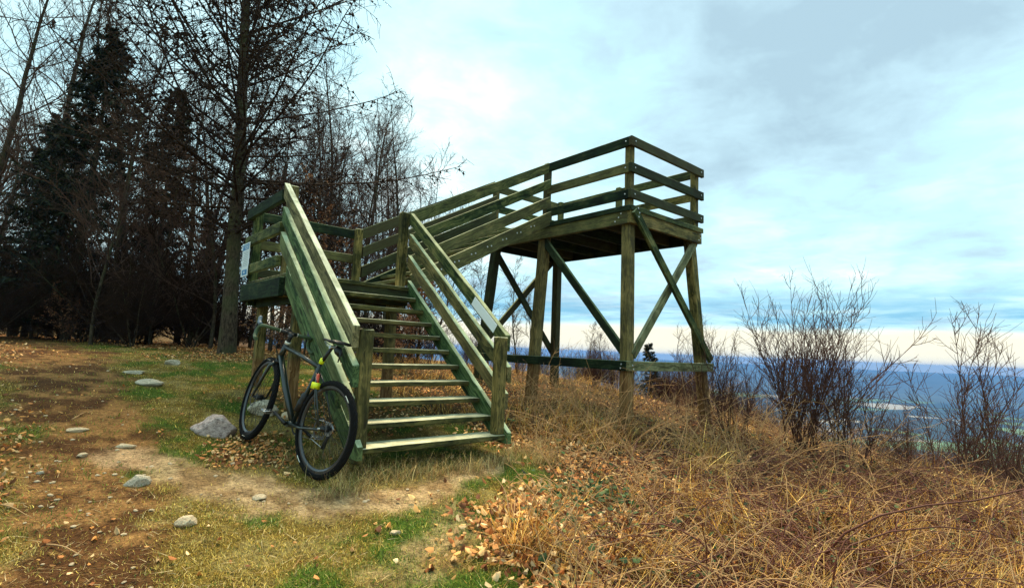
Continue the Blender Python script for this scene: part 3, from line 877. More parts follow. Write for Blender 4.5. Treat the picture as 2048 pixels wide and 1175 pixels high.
# frame
BB = (.430, 0, .285)
SC = (.292, 0, .770)
HT, HB = (.842, 0, .868), (.892, 0, .722)
bt("down_tube", [(BB[0] + .012, 0, BB[2] + .02), (.66, 0, .512), (HB[0] - .012, 0, HB[2] + .035)], [.022, .024, .022], M_FRAME, sides=14, squash=(1.15, .95))
bt("top_tube", [(HT[0] - .005, 0, HT[2] - .03), (.55, 0, .808), (SC[0], 0, SC[2])], [.021, .018, .016], M_FRAME, sides=12)
bt("seat_tube", [BB, (.36, 0, .53), (SC[0] - .008, 0, SC[2] + .03)], .0165, M_FRAME, sides=12)
bt("head_tube", [HB, HT], [.024, .022], M_FRAME, sides=14)
bt("bottom_bracket", [(BB[0], -.045, BB[2]), (BB[0], .045, BB[2])], .024, M_FRAME, sides=14)
for s_ in (-1, 1):
    bt("seat_stay", [(SC[0] - .01, s_ * .018, SC[2] - .045), (.20, s_ * .042, .64), (.004, s_ * .058, .372)], [.009, .0085, .007], M_FRAME, sides=8)
    bt("chain_stay", [(BB[0] - .01, s_ * .03, BB[2] + .0), (.25, s_ * .048, .300), (.004, s_ * .060, .352)], [.013, .011, .008], M_FRAME, sides=8)
bt("dropout", [(0, -.064, .36), (0, .064, .36)], .009, M_METAL, sides=8)
# seatpost and saddle
sdx, sdz = .175, .985
bt("seatpost", [(SC[0] - .008, 0, SC[2] + .03), (sdx + .02, 0, sdz - .035)], .0138, M_BLACK, sides=12)
bt("seat_clamp", [(SC[0] - .010, 0, SC[2] + .034), (SC[0] - .022, 0, SC[2] + .072)], .0205, M_YEL, sides=12)
bt("saddle_clamp", [(sdx + .02, -.022, sdz - .035), (sdx + .02, .022, sdz - .035)], .014, M_METAL, sides=10)
for s_ in (-1, 1):
    bt("saddle_rail", [(sdx - .085, s_ * .035, sdz - .008), (sdx - .05, s_ * .024, sdz - .032), (sdx + .06, s_ * .022, sdz - .032), (sdx + .13, s_ * .006, sdz - .008)], .0035, M_METAL, sides=6)
V = []; F = []
stn = [(-.115, .072, .000, .018), (-.10, .078, .010, .030), (-.05, .070, .012, .036), (.0, .050, .004, .034), (.05, .028, .000, .030), (.10, .020, .001, .024), (.145, .017, .000, .018), (.155, .010, -.006, .010)]
for (x_, hw, top_, dp) in stn:
    for k in range(12):
        a = 2 * math.pi * k / 12
        yy = hw * math.cos(a); zz_ = top_ + (0.006 * math.sin(a) if math.sin(a) > 0 else dp * math.sin(a) * (.35 + .65 * abs(math.cos(a)))) - .05 * (yy ** 2) * 20 * .3
        V.append((x_, yy, zz_))
for i in range(len(stn) - 1):
    for k in range(12): F.append((i * 12 + k, i * 12 + (k + 1) % 12, (i + 1) * 12 + (k + 1) % 12, (i + 1) * 12 + k))
F += [tuple(range(11, -1, -1)), tuple((len(stn) - 1) * 12 + k for k in range(12))]
me = bpy.data.meshes.new("saddle"); me.from_pydata([(a + sdx, b, c + sdz + .012) for a, b, c in V], [], F)
for p in me.polygons: p.use_smooth = True
me.materials.append(M_BLACK); obj("saddle", me, B)
# small saddle bag and dangling strap behind the saddle
bt("saddle_bag", [(sdx - .03, 0, sdz - .03), (sdx - .07, 0, sdz - .05), (sdx - .105, 0, sdz - .075)], [.022, .034, .022], M_BLACK, sides=10, squash=(.9, 1))
bt("strap", [(sdx - .10, .01, sdz - .03), (sdx - .125, .012, sdz - .08), (sdx - .12, .012, sdz - .13)], .006, M_BLACK, sides=6)
# rear light and reflector on the stays
bt("rear_light", [(SC[0] - .045, .018, SC[2] - .045), (SC[0] - .075, .026, SC[2] - .13)], .013, M_RED, sides=10)
rf = obj("reflector", tube_mesh("reflector", [(0, 0, -.024), (0, 0, .024)], .034, M_YEL, 4, squash=(1, .35)), B)
rf.matrix_local = Matrix.Translation((.19, .052, .640)) @ Matrix.Rotation(math.radians(48), 4, 'Z')
bt("mudguard_stay", [(.180, .060, .625), (.10, .070, .50), (.006, .066, .368)], .0035, M_FRAME, sides=6)
# drivetrain (on the far side) and cranks
cr = obj("chainring", ring_mesh("chainring", [(.084, -.001), (.084, .001), (.068, .001), (.068, -.001)], 44, M_BLACK), B); cr.location = (BB[0], -.048, BB[2])
V = []; 
bt("chain", [(BB[0], -.048, BB[2] + .085), (.2, -.045, .367 + .02), (0, -.042, .36 + .045)], .004, M_METAL, sides=5)
bt("chain", [(BB[0], -.048, BB[2] - .085), (.2, -.046, .235), (.03, -.044, .21)], .004, M_METAL, sides=5)
bt("derailleur", [(-.005, -.055, .335), (.02, -.052, .275), (.035, -.05, .205)], [.012, .013, .016], M_BLACK, sides=8)
ca = math.radians(18)
for s_ in (1, -1):
    e_ = (BB[0] + s_ * .170 * math.cos(ca), s_ * .082, BB[2] + s_ * .170 * math.sin(ca))
    bt("crank_arm", [(BB[0], s_ * .060, BB[2]), ((BB[0] + e_[0]) / 2, s_ * .074, (BB[2] + e_[2]) / 2), e_], [.016, .012, .013], M_BLACK, sides=8)
    pd = bt("pedal", [(e_[0], e_[1], e_[2]), (e_[0], e_[1] + s_ * .09, e_[2])], .006, M_METAL, sides=8)
    for q_ in (-.032, .032):
        bt("pedal_cage", [(e_[0] + q_, e_[1] + s_ * .015, e_[2] - .008), (e_[0] + q_, e_[1] + s_ * .095, e_[2] - .008), (e_[0] + q_, e_[1] + s_ * .095, e_[2] + .008), (e_[0] + q_, e_[1] + s_ * .015, e_[2] + .008)], .0045, M_METAL, pd, sides=5)
    bt("pedal_cage", [(e_[0] - .032, e_[1] + s_ * .095, e_[2]), (e_[0] + .032, e_[1] + s_ * .095, e_[2])], .006, M_METAL, pd, sides=6)
# bottle on the seat tube, second on the down tube
bt("bottle", [(.395, 0, .39), (.40, 0, .40), (.378, 0, .475), (.372, 0, .50), (.364, 0, .53), (.360, 0, .55), (.356, 0, .565)], [.02, .036, .036, .03, .033, .018, .012], M_BLACK, sides=16)
# steered assembly turned a little to the right
sa = math.radians(-12)
ax0 = Vector(HB); axd = (Vector(HT) - Vector(HB)).normalized()
ST = Matrix.Translation(ax0) @ Matrix.Rotation(sa, 4, axd) @ Matrix.Translation(-ax0)
fork = obj("fork", tube_mesh("fork", [Vector(HB) - axd * .03, Vector(HB) - axd * .002], .026, M_BLACK, 12), B); fork.matrix_local = ST
for s_ in (-1, 1):
    bt("fork_blade", [(.903, s_ * .022, .690), (.918, s_ * .048, .655), (.985, s_ * .058, .47), (1.038, s_ * .058, .362)], [.016, .015, .012, .008], M_FRAME, fork, sides=10)
fw = wheel(B, (1.038, 0, .36), False)
fw.matrix_local = ST @ Matrix.Translation((1.038, 0, .36)) @ Matrix.Rotation(.7, 4, 'Y')
hb_ = obj("headset", tube_mesh("headset", [Vector(HT), Vector(HT) + axd * .022], .0235, M_CREAM, 14), B); hb_.matrix_local = ST
stp = Vector(HT) + axd * .085
stm = obj("stem", tube_mesh("stem", [Vector(HT) + axd * .02, Vector(HT) + axd * .10], .0175, M_BLACK, 12), B); stm.matrix_local = ST
cl = stp + Vector((.085, 0, .012))
bt("stem_extension", [stp, cl], [.017, .016], M_BLACK, stm, sides=12)
bt("cycle_computer", [cl + Vector((.0, 0, .02)), cl + Vector((.05, 0, .028))], .024, M_BLACK, stm, sides=4, squash=(1.2, .35))
hbar = obj("handlebar", tube_mesh("handlebar", [cl + Vector((0, -.09, 0)), cl + Vector((0, .09, 0))], .0155, M_BLACK, 12), B); hbar.matrix_local = ST
for s_ in (-1, 1):
    P_ = [cl + Vector(v) for v in [(0, s_ * .075, 0), (.0, s_ * .14, .001), (.002, s_ * .185, .002), (.02, s_ * .212, .0), (.055, s_ * .222, -.006), (.082, s_ * .227, -.032), (.083, s_ * .232, -.068), (.058, s_ * .238, -.098), (.015, s_ * .244, -.112), (-.04, s_ * .250, -.118)]]
    bt("bar_tape", P_, .0162, M_TAPE, hbar, sides=10)
    bt("bar_band", [cl + Vector((0, s_ * .074, 0)), cl + Vector((0, s_ * .080, 0))], .0172, M_CREAM, hbar, sides=10)
    Hd = [cl + Vector(v) for v in [(.055, s_ * .224, .002), (.09, s_ * .225, .010), (.125, s_ * .224, .022), (.145, s_ * .223, .055), (.150, s_ * .222, .072)]]
    bt("brake_hood", Hd, [.019, .0175, .018, .0165, .011], M_HOOD if s_ > 0 else M_BLACK, hbar, sides=10)
    Lv = [cl + Vector(v) for v in [(.150, s_ * .222, .045), (.165, s_ * .223, -.0), (.150, s_ * .226, -.06), (.125, s_ * .23, -.095)]]
    bt("brake_lever", Lv, [.008, .009, .008, .005], M_BLACK, hbar, sides=8)
    bt("cable", [cl + Vector((.05, s_ * .20, -.005)), cl + Vector((.09, s_ * .12, .0)), cl + Vector((.07, s_ * .04, -.05)), Vector(HT) + Vector((.03, s_ * .02, -.03))], .0025, M_BLACK, hbar, sides=5)

# ------------------------------------------------------------------ vegetation
def unit(v):
    return v / np.maximum(np.linalg.norm(v, axis=-1, keepdims=True), 1e-9)


class Twigs:
    """collects tapered polylines as tubes"""
    def __init__(s): s.V = []; s.Q = []; s.n = 0
    def add(s, pts, rad, sides):
        # pts [n,K+1,3], rad [n,K+1]
        n_, k1, _ = pts.shape
        d = unit(pts[:, -1] - pts[:, 0])
        ref = np.where(np.abs(d[:, 2:3]) > .9, np.array([[1., 0, 0]]), np.array([[0, 0, 1.]]))
        u = unit(np.cross(d, ref)); v = np.cross(d, u)
        an = np.arange(sides) * 2 * np.pi / sides
        off = u[:, None, None, :] * np.cos(an)[None, None, :, None] + v[:, None, None, :] * np.sin(an)[None, None, :, None]
        P = pts[:, :, None, :] + off * rad[:, :, None, None]
        s.V.append(P.reshape(-1, 3))
        base = s.n + np.arange(n_)[:, None, None] * (k1 * sides)
        kk = np.arange(k1 - 1)[None, :, None]; ss = np.arange(sides)[None, None, :]; s2 = (ss + 1) % sides
        a = base + kk * sides + ss; b = base + kk * sides + s2; c = base + (kk + 1) * sides + s2; e = base + (kk + 1) * sides + ss
        s.Q.append(np.stack([a, b, c, e], -1).reshape(-1, 4))
        s.n += n_ * k1 * sides
    def mesh(s, name, mat, smooth=False):
        return mesh_np(name, np.concatenate(s.V), np.concatenate(s.Q), None, mat, None, smooth)


def grow(R_, base, d, L, r0, r1, K, wander, lift):
    """polylines from base [n,3] along d [n,3]; lift bends the tips up (+) or down (-)"""
    n_ = len(base)
    pts = np.zeros((n_, K + 1, 3)); pts[:, 0] = base
    dd = unit(d.copy())
    L = np.broadcast_to(L, (n_,))
    lift = np.broadcast_to(lift, (n_,))
    for k in range(K):
        dd = unit(dd + R_.normal(0, wander, (n_, 3)) + np.array([0, 0, 1.]) * lift[:, None])
        pts[:, k + 1] = pts[:, k] + dd * (L / K)[:, None]
    t = np.linspace(0, 1, K + 1)[None]
    rad = np.broadcast_to(np.asarray(r0), (n_,))[:, None] * (1 - t) + np.broadcast_to(np.asarray(r1), (n_,))[:, None] * t
    return pts, rad


def spawn(R_, pts, rad, m, t0, t1, ang, angj, planar=0.0):
    """m child starts on each polyline: base, direction, local radius, t"""
    n_, k1, _ = pts.shape
    t = t0 + (t1 - t0) * (np.arange(m)[None] + R_.random((n_, m))) / m
    f = t * (k1 - 1); i = np.clip(f.astype(int), 0, k1 - 2); w_ = (f - i)[..., None]
    ar = np.arange(n_)[:, None]
    b = pts[ar, i] * (1 - w_) + pts[ar, i + 1] * w_
    r = rad[ar, i] * (1 - w_[..., 0]) + rad[ar, i + 1] * w_[..., 0]
    pd = unit(pts[ar, i + 1] - pts[ar, i])
    rv = R_.normal(0, 1, (n_, m, 3)); rv[..., 2] *= (1 - planar)
    sd = unit(rv - pd * (rv * pd).sum(-1, keepdims=True))
    a = np.radians(ang + R_.normal(0, angj, (n_, m)))[..., None]
    d = pd * np.cos(a) + sd * np.sin(a)
    return b.reshape(-1, 3), d.reshape(-1, 3), r.ravel(), t.ravel()


def bare_tree(R_, H=12, r0=.12, spread=.33, n1=34, m2=9, m3=6, twig=.0035, lean=.05, low=.16, mat_t=None, mat_c=None, name="bare_tree", forks=1, up=.04):
    """deciduous tree in winter, returns (trunk mesh, crown mesh)"""
    tw = Twigs(); cr = Twigs()
    fb_ = np.zeros((forks, 3)); fd = unit(np.concatenate([R_.normal(0, lean + (.22 if forks > 1 else 0), (forks, 2)), np.ones((forks, 1))], 1))
    tp, tr = grow(R_, fb_, fd, H * (.85 + .3 * R_.random(forks)), r0, r0 * .08, 14, .05, up)
    tp[:, 0, 2] -= .25
    tw.add(tp, tr, 7)
    b, d, r, t = spawn(R_, tp, tr, n1, low, .98, 52, 12)
    L1 = H * spread * (1.05 - .75 * t) * (.5 + .8 * R_.random(len(t)))
    p1, q1 = grow(R_, b, d, L1, np.maximum(r * .42, twig * 1.6), twig, 6, .14, .10)
    cr.add(p1, q1, 4)
    b, d, r, t = spawn(R_, p1, q1, m2, .15, 1., 42, 12)
    L2 = np.repeat(L1, m2) * .42 * (1.1 - .6 * t) * (.5 + R_.random(len(t)))
    p2, q2 = grow(R_, b, d, L2, np.maximum(r * .55, twig), twig * .7, 3, .16, .10)
    cr.add(p2, q2, 3)
    b, d, r, t = spawn(R_, p2, q2, m3, .1, 1., 38, 12)
    L3 = np.repeat(L2, m3) * .5 * (.5 + R_.random(len(t)))
    p3, q3 = grow(R_, b, d, L3, twig * .8, twig * .4, 2, .18, .08)
    cr.add(p3, q3, 3)
    return tw.mesh(name + "_trunk", mat_t or M_BARE, True), cr.mesh(name + "_crown", mat_c or M_TWIG_B)


def tree_thing(name, label, cat, meshes, loc, rz=0, sc_=1, group=None):
    o = thing(name, label, cat, loc, group)
    for nm, me in zip(("trunk", "crown", "cones", "leaves"), meshes):
        if me is not None: obj(nm, me, o)
    o.rotation_euler = (0, 0, rz); o.scale = (sc_, sc_, sc_)
    return o


def flats(R_, P, size, cols, jitter=1.0, aspect=.5, name="leaves", mat=None, curl=.3, up=None):
    """small folded leaves (2 quads) at points P"""
    n_ = len(P)
    a = unit(R_.normal(0, 1, (n_, 3)) * np.array([1, 1, jitter])); b = unit(np.cross(a, R_.normal(0, 1, (n_, 3)) * (1 if up is None else .25) + (0 if up is None else np.array(up))))
    c = np.cross(a, b)
    s_ = (size * (.6 + .8 * R_.random(n_)))[:, None]
    h = s_ * aspect * .5
    cu = curl * s_ * (R_.random((n_, 1)) + .2)
    mid0 = P - a * s_ * .5; mid1 = P + a * s_ * .5 + c * cu * .4
    V = np.stack([mid0, P - a * s_ * .1 + b * h + c * cu, mid1, P + c * 0, P - a * s_ * .1 - b * h + c * cu * .9, P + a * s_ * .3 + b * h * .7 + c * cu, P + a * s_ * .3 - b * h * .7 + c * cu], 1).reshape(-1, 3)
    o_ = np.arange(n_)[:, None] * 7
    Q = np.concatenate([o_ + np.array([[0, 3, 5, 1]]), o_ + np.array([[0, 4, 6, 3]])]); Tt = np.concatenate([o_ + np.array([[3, 2, 5]]), o_ + np.array([[3, 6, 2]])])
    return mesh_np(name, V, Q, Tt, mat or M_LEAF, np.repeat(cols, 7, 0))


def pal(R_, n_, colors, var=.25):
    c = np.array(colors)[R_.integers(0, len(colors), n_)]
    return c * np.exp(R_.normal(0, var, (n_, 1)))


# ---- larch ----
def larch():
    R_ = np.random.default_rng(5)
    tw = Twigs(); cr = Twigs(); H = 15
    tp, tr = grow(R_, np.array([[0, 0, 0.]]), np.array([[-.022, .02, 1.]]), H, .145, .02, 20, .012, .01)
    tp[0, 0, 2] -= .3; tr[0, 0] = .19; tr[0, 1] = .145
    tw.add(tp, tr, 14)
    b, d, r, t = spawn(R_, tp, tr, 185, .15, .97, 74, 9)
    # the lower limbs are level or drooping, the upper ones climb
    d[:, 2] += np.where(t < .3, -.12, .25 + .3 * (t - .3)); d = unit(d)
    L1 = np.where(t < .22, 3.1, 5.4 * (1.04 - t) ** .8) * (.62 + .55 * R_.random(len(t)))
    p1, q1 = grow(R_, b, d, L1, np.clip(r * .24, .011, .034), .006, 9, .055, .045)
    cr.add(p1, q1, 5)
    m2 = 24
    b, d, r, t2_ = spawn(R_, p1, q1, m2, .12, 1., 62, 12, .75)
    L2 = np.repeat(L1, m2) * .24 * (1.15 - .75 * t2_) * (.4 + R_.random(len(t2_)))
    d[:, 2] -= .18
    p2, q2 = grow(R_, b, d, L2, .009, .0055, 4, .12, -.03)
    cr.add(p2, q2, 3)
    m3 = 6
    b, d, r, t3 = spawn(R_, p2, q2, m3, .1, 1., 60, 15)
    L3 = np.repeat(L2, m3) * .36 * (.4 + R_.random(len(t3)))
    d[:, 2] -= .25
    p3, q3 = grow(R_, b, d, L3, .0055, .004, 2, .15, -.03)
    cr.add(p3, q3, 3)
    # cones: little dark barrels sitting on the twigs
    cb, cd, _, _ = spawn(R_, p2, q2, 3, .1, 1., 80, 10)
    keep = R_.random(len(cb)) < .6; cb = cb[keep] + np.array([0, 0, .012])
    n_ = len(cb); s_ = .017 + .018 * R_.random(n_)
    oct_ = np.array([(1, 0, 0), (0, 1, 0), (-1, 0, 0), (0, -1, 0), (0, 0, 1.5), (0, 0, -1.2)])
    V = (cb[:, None] + oct_[None] * s_[:, None, None]).reshape(-1, 3)
    ft = np.array([(0, 1, 4), (1, 2, 4), (2, 3, 4), (3, 0, 4), (1, 0, 5), (2, 1, 5), (3, 2, 5), (0, 3, 5)])
    Tt = (np.arange(n_)[:, None, None] * 6 + ft[None]).reshape(-1, 3)
    cones = mesh_np("cones", V, None, Tt, M_CONE)
    return tw.mesh("larch_trunk", M_LARCH, True), cr.mesh("larch_crown", M_TWIG_L), cones


lx, ly = .78, 7.75
tree_thing("larch_tree", "tall bare larch with a scaly trunk and dark cones on sweeping branches, behind the landing", "tree", larch(), (lx, ly, float(gz(lx, ly))))


# ---- spruces ----
def spruce(R_, H, wbase, dens=1.0, taper=1.0):
    tw = Twigs()
    tp, tr = grow(R_, np.zeros((1, 3)), np.array([[0, 0, 1.]]), H, H * .012 + .02, .012, 12, .01, 0)
    tp[0, 0, 2] -= .2
    tw.add(tp, tr, 7)
    nb = int(H * 22 * dens)
    b, d, r, t = spawn(R_, tp, tr, nb, .06, .985, 84, 8)
    L1 = wbase * (1.02 - t) ** taper * (.62 + .5 * R_.random(nb)) + .08
    d[:, 2] += .15; d = unit(d)
    p1, q1 = grow(R_, b, d, L1, .012, .004, 5, .05, -.04)
    tw.add(p1, q1, 3)
    m2 = 14
    b2, d2, _, t2_ = spawn(R_, p1, q1, m2, .1, 1., 50, 10, .8)
    L2 = np.repeat(L1, m2) * .34 * (1.2 - .7 * t2_) * (.5 + .7 * R_.random(len(t2_))) + .03
    p2, q2 = grow(R_, b2, d2, L2, .004, .002, 2, .08, -.16)
    # needles: narrow leaf-like spikes all along the sprays
    m3 = 9
    nbp, nd, _, _ = spawn(R_, p2, q2, m3, .0, 1., 48, 12)
    n_ = len(nbp); ln = (.10 + .08 * R_.random(n_))[:, None] * (H / 9) ** .5
    sdv = unit(np.cross(nd, R_.normal(0, 1, (n_, 3)))) * ln * .17
    V = np.stack([nbp - sdv, nbp + sdv, nbp + nd * ln + np.array([0, 0, -.15]) * ln], 1).reshape(-1, 3)
    cols = pal(R_, n_, [(.008, .013, .005), (.012, .019, .006), (.024, .030, .010), (.005, .008, .004)], .3)
    cw = mesh_np("needles", V, None, np.arange(n_ * 3).reshape(-1, 3), M_NEEDLE, np.repeat(cols, 3, 0))
    return tw.mesh("spruce_trunk", M_BARE), cw


SPA = spruce(np.random.default_rng(3), 9.5, 2.4, 1.0, .8)
SPB = spruce(np.random.default_rng(4), 9.0, 1.7, 1.0, .75)
SPC = spruce(np.random.default_rng(6), 3.2, 1.0, 1.3, .85)


def at_px(u, v, depth):           # a place in the scene from its bearing and distance
    d = c_f + c_r * (u - 1024) / 1049.1 - c_u * (v - 587.5) / 1049.1
    p = CAM + d * depth
    return float(p[0]), float(p[1])


def gpos(u, depth, v=690):
    x_, y_ = at_px(u, v, depth)
    return (x_, y_, float(gz(x_, y_)) - .05)


for lab, u, dp, sc_, me in [("dark dense spruce tree, the widest and tallest of the spruces left of the larch", 128, 12.6, .86, SPA),
                            ("slimmer dark spruce tree standing between the wide spruce and the larch", 296, 13.4, .76, SPB),
                            ("dark spruce at the left edge of the wood, half hidden by bare twigs", 45, 14, .66, SPA),
                            ("low dark spruce filling the wood behind the larch trunk", 400, 17, .5, SPB)]:
    tree_thing("spruce_tree", lab, "tree", me, gpos(u, dp), R_ if False else u * .7, sc_)
# ---- bare trees of the wood ----
BT = [bare_tree(np.random.default_rng(21), 11.5, .12, .30, 36, 9, 6, .0060),
      bare_tree(np.random.default_rng(22), 10.5, .09, .26, 32, 9, 6, .0060, lean=.1),
      bare_tree(np.random.default_rng(23), 9, .075, .34, 32, 9, 6, .0058, lean=.12, low=.08),
      bare_tree(np.random.default_rng(24), 12.5, .14, .34, 36, 8, 6, .0068, low=.25),
      bare_tree(np.random.default_rng(25), 6.0, .04, .36, 34, 8, 5, .0046, low=.05, lean=.14)]
R_ = np.random.default_rng(77)
wood = []
spots = []
# (bearing px, distance, variant, scale): hand-set front rank, then the depth of the wood
front = [(60, 12.5, 4, 1.0), (118, 13.5, 2, .85), (205, 12.2, 1, .80), (182, 10.8, 4, 1.0), (262, 13.2, 2, .9), (300, 11.8, 4, .95), (372, 12.6, 1, .78), (352, 14.5, 0, .75), (420, 11.6, 4, 1.1), (500, 13.5, 4, 1.25),
         (540, 12.5, 2, .72), (585, 14.0, 1, .66), (622, 12.2, 2, .72), (655, 15, 0, .72), (690, 13, 1, .66), (728, 14.5, 2, .80), (765, 13.2, 4, 1.1), (800, 16, 0, .66), (838, 15, 4, 1.1), (705, 17, 3, .66), (775, 15, 2, .76), (640, 14, 4, 1.2), (740, 18, 1, .8), (820, 19, 2, .85),
         (95, 16, 0, .95), (20, 14.5, 3, .9), (-60, 12, 4, 1.0), (-90, 14, 3, .9), (240, 17, 3, .95), (410, 17, 3, .8), (560, 17, 0, .72), (470, 16, 1, .85)]
for (u, dp, vi, sc_) in front:
    spots.append((u, dp, vi, sc_))
for i in range(26):
    u = R_.uniform(-160, 800); dp = R_.uniform(17, 40)
    hl = np.interp(u, [-160, 400, 560, 860], [1.0, .95, .85, .66]) * (.75 + .4 * R_.random())
    spots.append((u, dp, int(R_.integers(0, 5)), hl * (dp / 21) ** .35))
for (u, dp, vi, sc_) in spots:
    own = {(20, 14.5): "tall bare tree with a wide forked crown nearest the left edge", (95, 16): "tall bare tree standing behind the widest spruce",
           (205, 12.2): "slim bare tree just left of the slimmer spruce", (240, 17): "tall bare tree whose crown rises between the two spruces",
           (372, 12.6): "thin bare tree close by the left side of the larch", (500, 13.5): "low bare tree directly right of the larch trunk",
           (838, 15): "small bare tree farthest right in the wood, beside the handrail of the upper flight", (765, 13.2): "small bare tree showing above the right corner of the landing"}.get((u, dp))
    lab = own or "bare deciduous tree among the crowded trunks of the wood at the left"
    o = tree_thing("bare_tree", lab, "tree", BT[vi], gpos(u, dp), R_.uniform(0, 6.28), sc_, "bare trees of the wood" if not own else None)
# understory: thin bare saplings and brush that close off the wood
UB = [bare_tree(np.random.default_rng(31 + i), 2.4, .016, .42, 20, 8, 5, .0055, lean=.3, low=.03, forks=5, mat_c=M_TWIG_D, up=.02) for i in range(3)]
for i in range(64):
    u = R_.uniform(-140, 840); dp = R_.uniform(10.6, 15) if i < 40 else R_.uniform(15, 26)
    if u > 480: dp += 1.5
    tree_thing("bare_bush", "twiggy bare bush in the dark undergrowth at the foot of the wood", "bush", UB[i % 3], gpos(u, dp), R_.uniform(0, 6.28), R_.uniform(.7, 1.15) if u < 430 else R_.uniform(.35, .7), "bushes under the wood's edge")

# beech saplings that kept their brown leaves
def leafy(seed, n_, H):
    R2_ = np.random.default_rng(seed)
    tw, cr = bare_tree(R2_, H, .02, .38, 22, 6, 3, .003, low=.1, lean=.1, forks=2)
    co = np.empty(len(cr.vertices) * 3, np.float32); cr.vertices.foreach_get('co', co); co = co.reshape(-1, 3)
    P = co[R2_.integers(len(co) // 5, len(co), n_)] + R2_.normal(0, .02, (n_, 3))
    lv = flats(R2_, P, .055, pal(R2_, n_, [(.22, .09, .04), (.28, .13, .06), (.15, .06, .03), (.34, .19, .10)]), aspect=.6)
    return tw, cr, None, lv


LF = [leafy(51, 2600, 2.6), leafy(52, 2000, 3.4)]
for lab, u, dp, vi, sc_ in [("young beech holding rusty leaves, behind the bicycle and under the landing", 560, 9.6, 0, .62),
                            ("second rusty leaved beech sapling under the landing, nearer the stair", 610, 10.4, 1, .6),
                            ("tall beech sapling with rusty leaves just right of the larch trunk", 600, 11.5, 1, 1.0),
                            ("beech sapling with sparse tan leaves low at the wood edge left of the spruces", 130, 11.2, 0, .5),
                            ("rusty leaved sapling seen above the back rail of the landing", 660, 12.5, 1, .9),
                            ("low brown leaved beech shoots seen through the open treads", 800, 10.2, 0, .75)]:
    tree_thing("beech_sapling", lab, "young tree", LF[vi], gpos(u, dp), u * 1.3, sc_)

# ---- trees and shrubs on the slope to the right ----
ST_ = [bare_tree(np.random.default_rng(61), 7.5, .06, .26, 30, 8, 6, .007, low=.2, mat_c=M_TWIG_P, up=.06),
       bare_tree(np.random.default_rng(62), 6.5, .05, .34, 30, 8, 6, .0065, low=.1, mat_c=M_TWIG_B, up=.05)]


def slope_tree(name, lab, cat, me, u, vtop, dp, Hm, rz, group=None, scale=None):
    """tree whose top stands at picture height vtop; its foot goes to the slope"""
    x_, y_ = at_px(u, vtop, dp)
    d = c_f + c_r * (u - 1024) / 1049.1 - c_u * (vtop - 587.5) / 1049.1
    top = CAM[2] + d[2] * dp
    g_ = float(gz(x_, y_)) - .1
    s_ = max(.15, (top - g_) / Hm)
    return tree_thing(name, lab, cat, me, (x_, y_, g_), rz, s_, group)


for lab, u, vt, dp, k in [("slender bare tree with upright pale twigs seen between the far tower legs", 1040, 500, 17, 0),
                          ("bare tree rising behind the lower right handrail", 985, 520, 16, 1),
                          ("thin bare tree right of the second flight, its top under the platform", 1085, 560, 19, 0),
                          ("pale twiggy tree between the middle leg and the near corner leg", 1180, 640, 15, 0),
                          ("dark thin sapling beside the near corner leg", 1222, 655, 13, 1),
                          ("bare tree behind the upper flight, its crown above the handrail", 880, 420, 19, 1)]:
    slope_tree("bare_tree", lab, "tree", ST_[k], u, vt, dp, 7.6 if k == 0 else 6.7, u * 1.7)
slope_tree("small_spruce", "small dark spruce seen under the platform between the two front legs", "tree", SPC, 1304, 683, 12.0, 3.25, .4)
# multi-stemmed shrubs
def shrub(seed, H, forks, lean, n1=14, m2=6, m3=3, mat=None):
    R2_ = np.random.default_rng(seed)
    tw = Twigs()
    b = np.concatenate([R2_.normal(0, .16, (forks, 2)), np.full((forks, 1), -.05)], 1)
    az = R2_.uniform(0, 6.28, forks); le = np.abs(R2_.normal(0, lean, forks))
    d = np.stack([np.cos(az) * le, np.sin(az) * le, np.ones(forks)], 1)
    Ls = H * (.55 + .5 * R2_.random(forks))
    p, q = grow(R2_, b, d, Ls, .0095, .0025, 9, .06, .03); tw.add(p, q, 5)
    b, d, r, t = spawn(R2_, p, q, n1, .18, .97, 36, 10)
    L1 = np.repeat(Ls, n1) * .30 * (1.15 - .8 * t) * (.5 + R2_.random(len(t)))
    p1, q1 = grow(R2_, b, d, L1, .0055, .0026, 4, .10, .12); tw.add(p1, q1, 3)
    b, d, r, t = spawn(R2_, p1, q1, m2, .2, 1., 38, 10)
    p2, q2 = grow(R2_, b, d, np.repeat(L1, m2) * .45 * (.4 + R2_.random(len(t))), .003, .0018, 2, .12, .1); tw.add(p2, q2, 3)
    return (tw.mesh("shrub_stems", mat or M_TWIG_S),)


def shrub_thing(lab, me, loc, rz, sc_, group=None, name="bare_shrub", cat="shrub"):
    o = thing(name, lab, cat, loc, group); obj("stems", me[0], o)
    o.rotation_euler = (0, 0, rz); o.scale = (sc_,) * 3
    return o


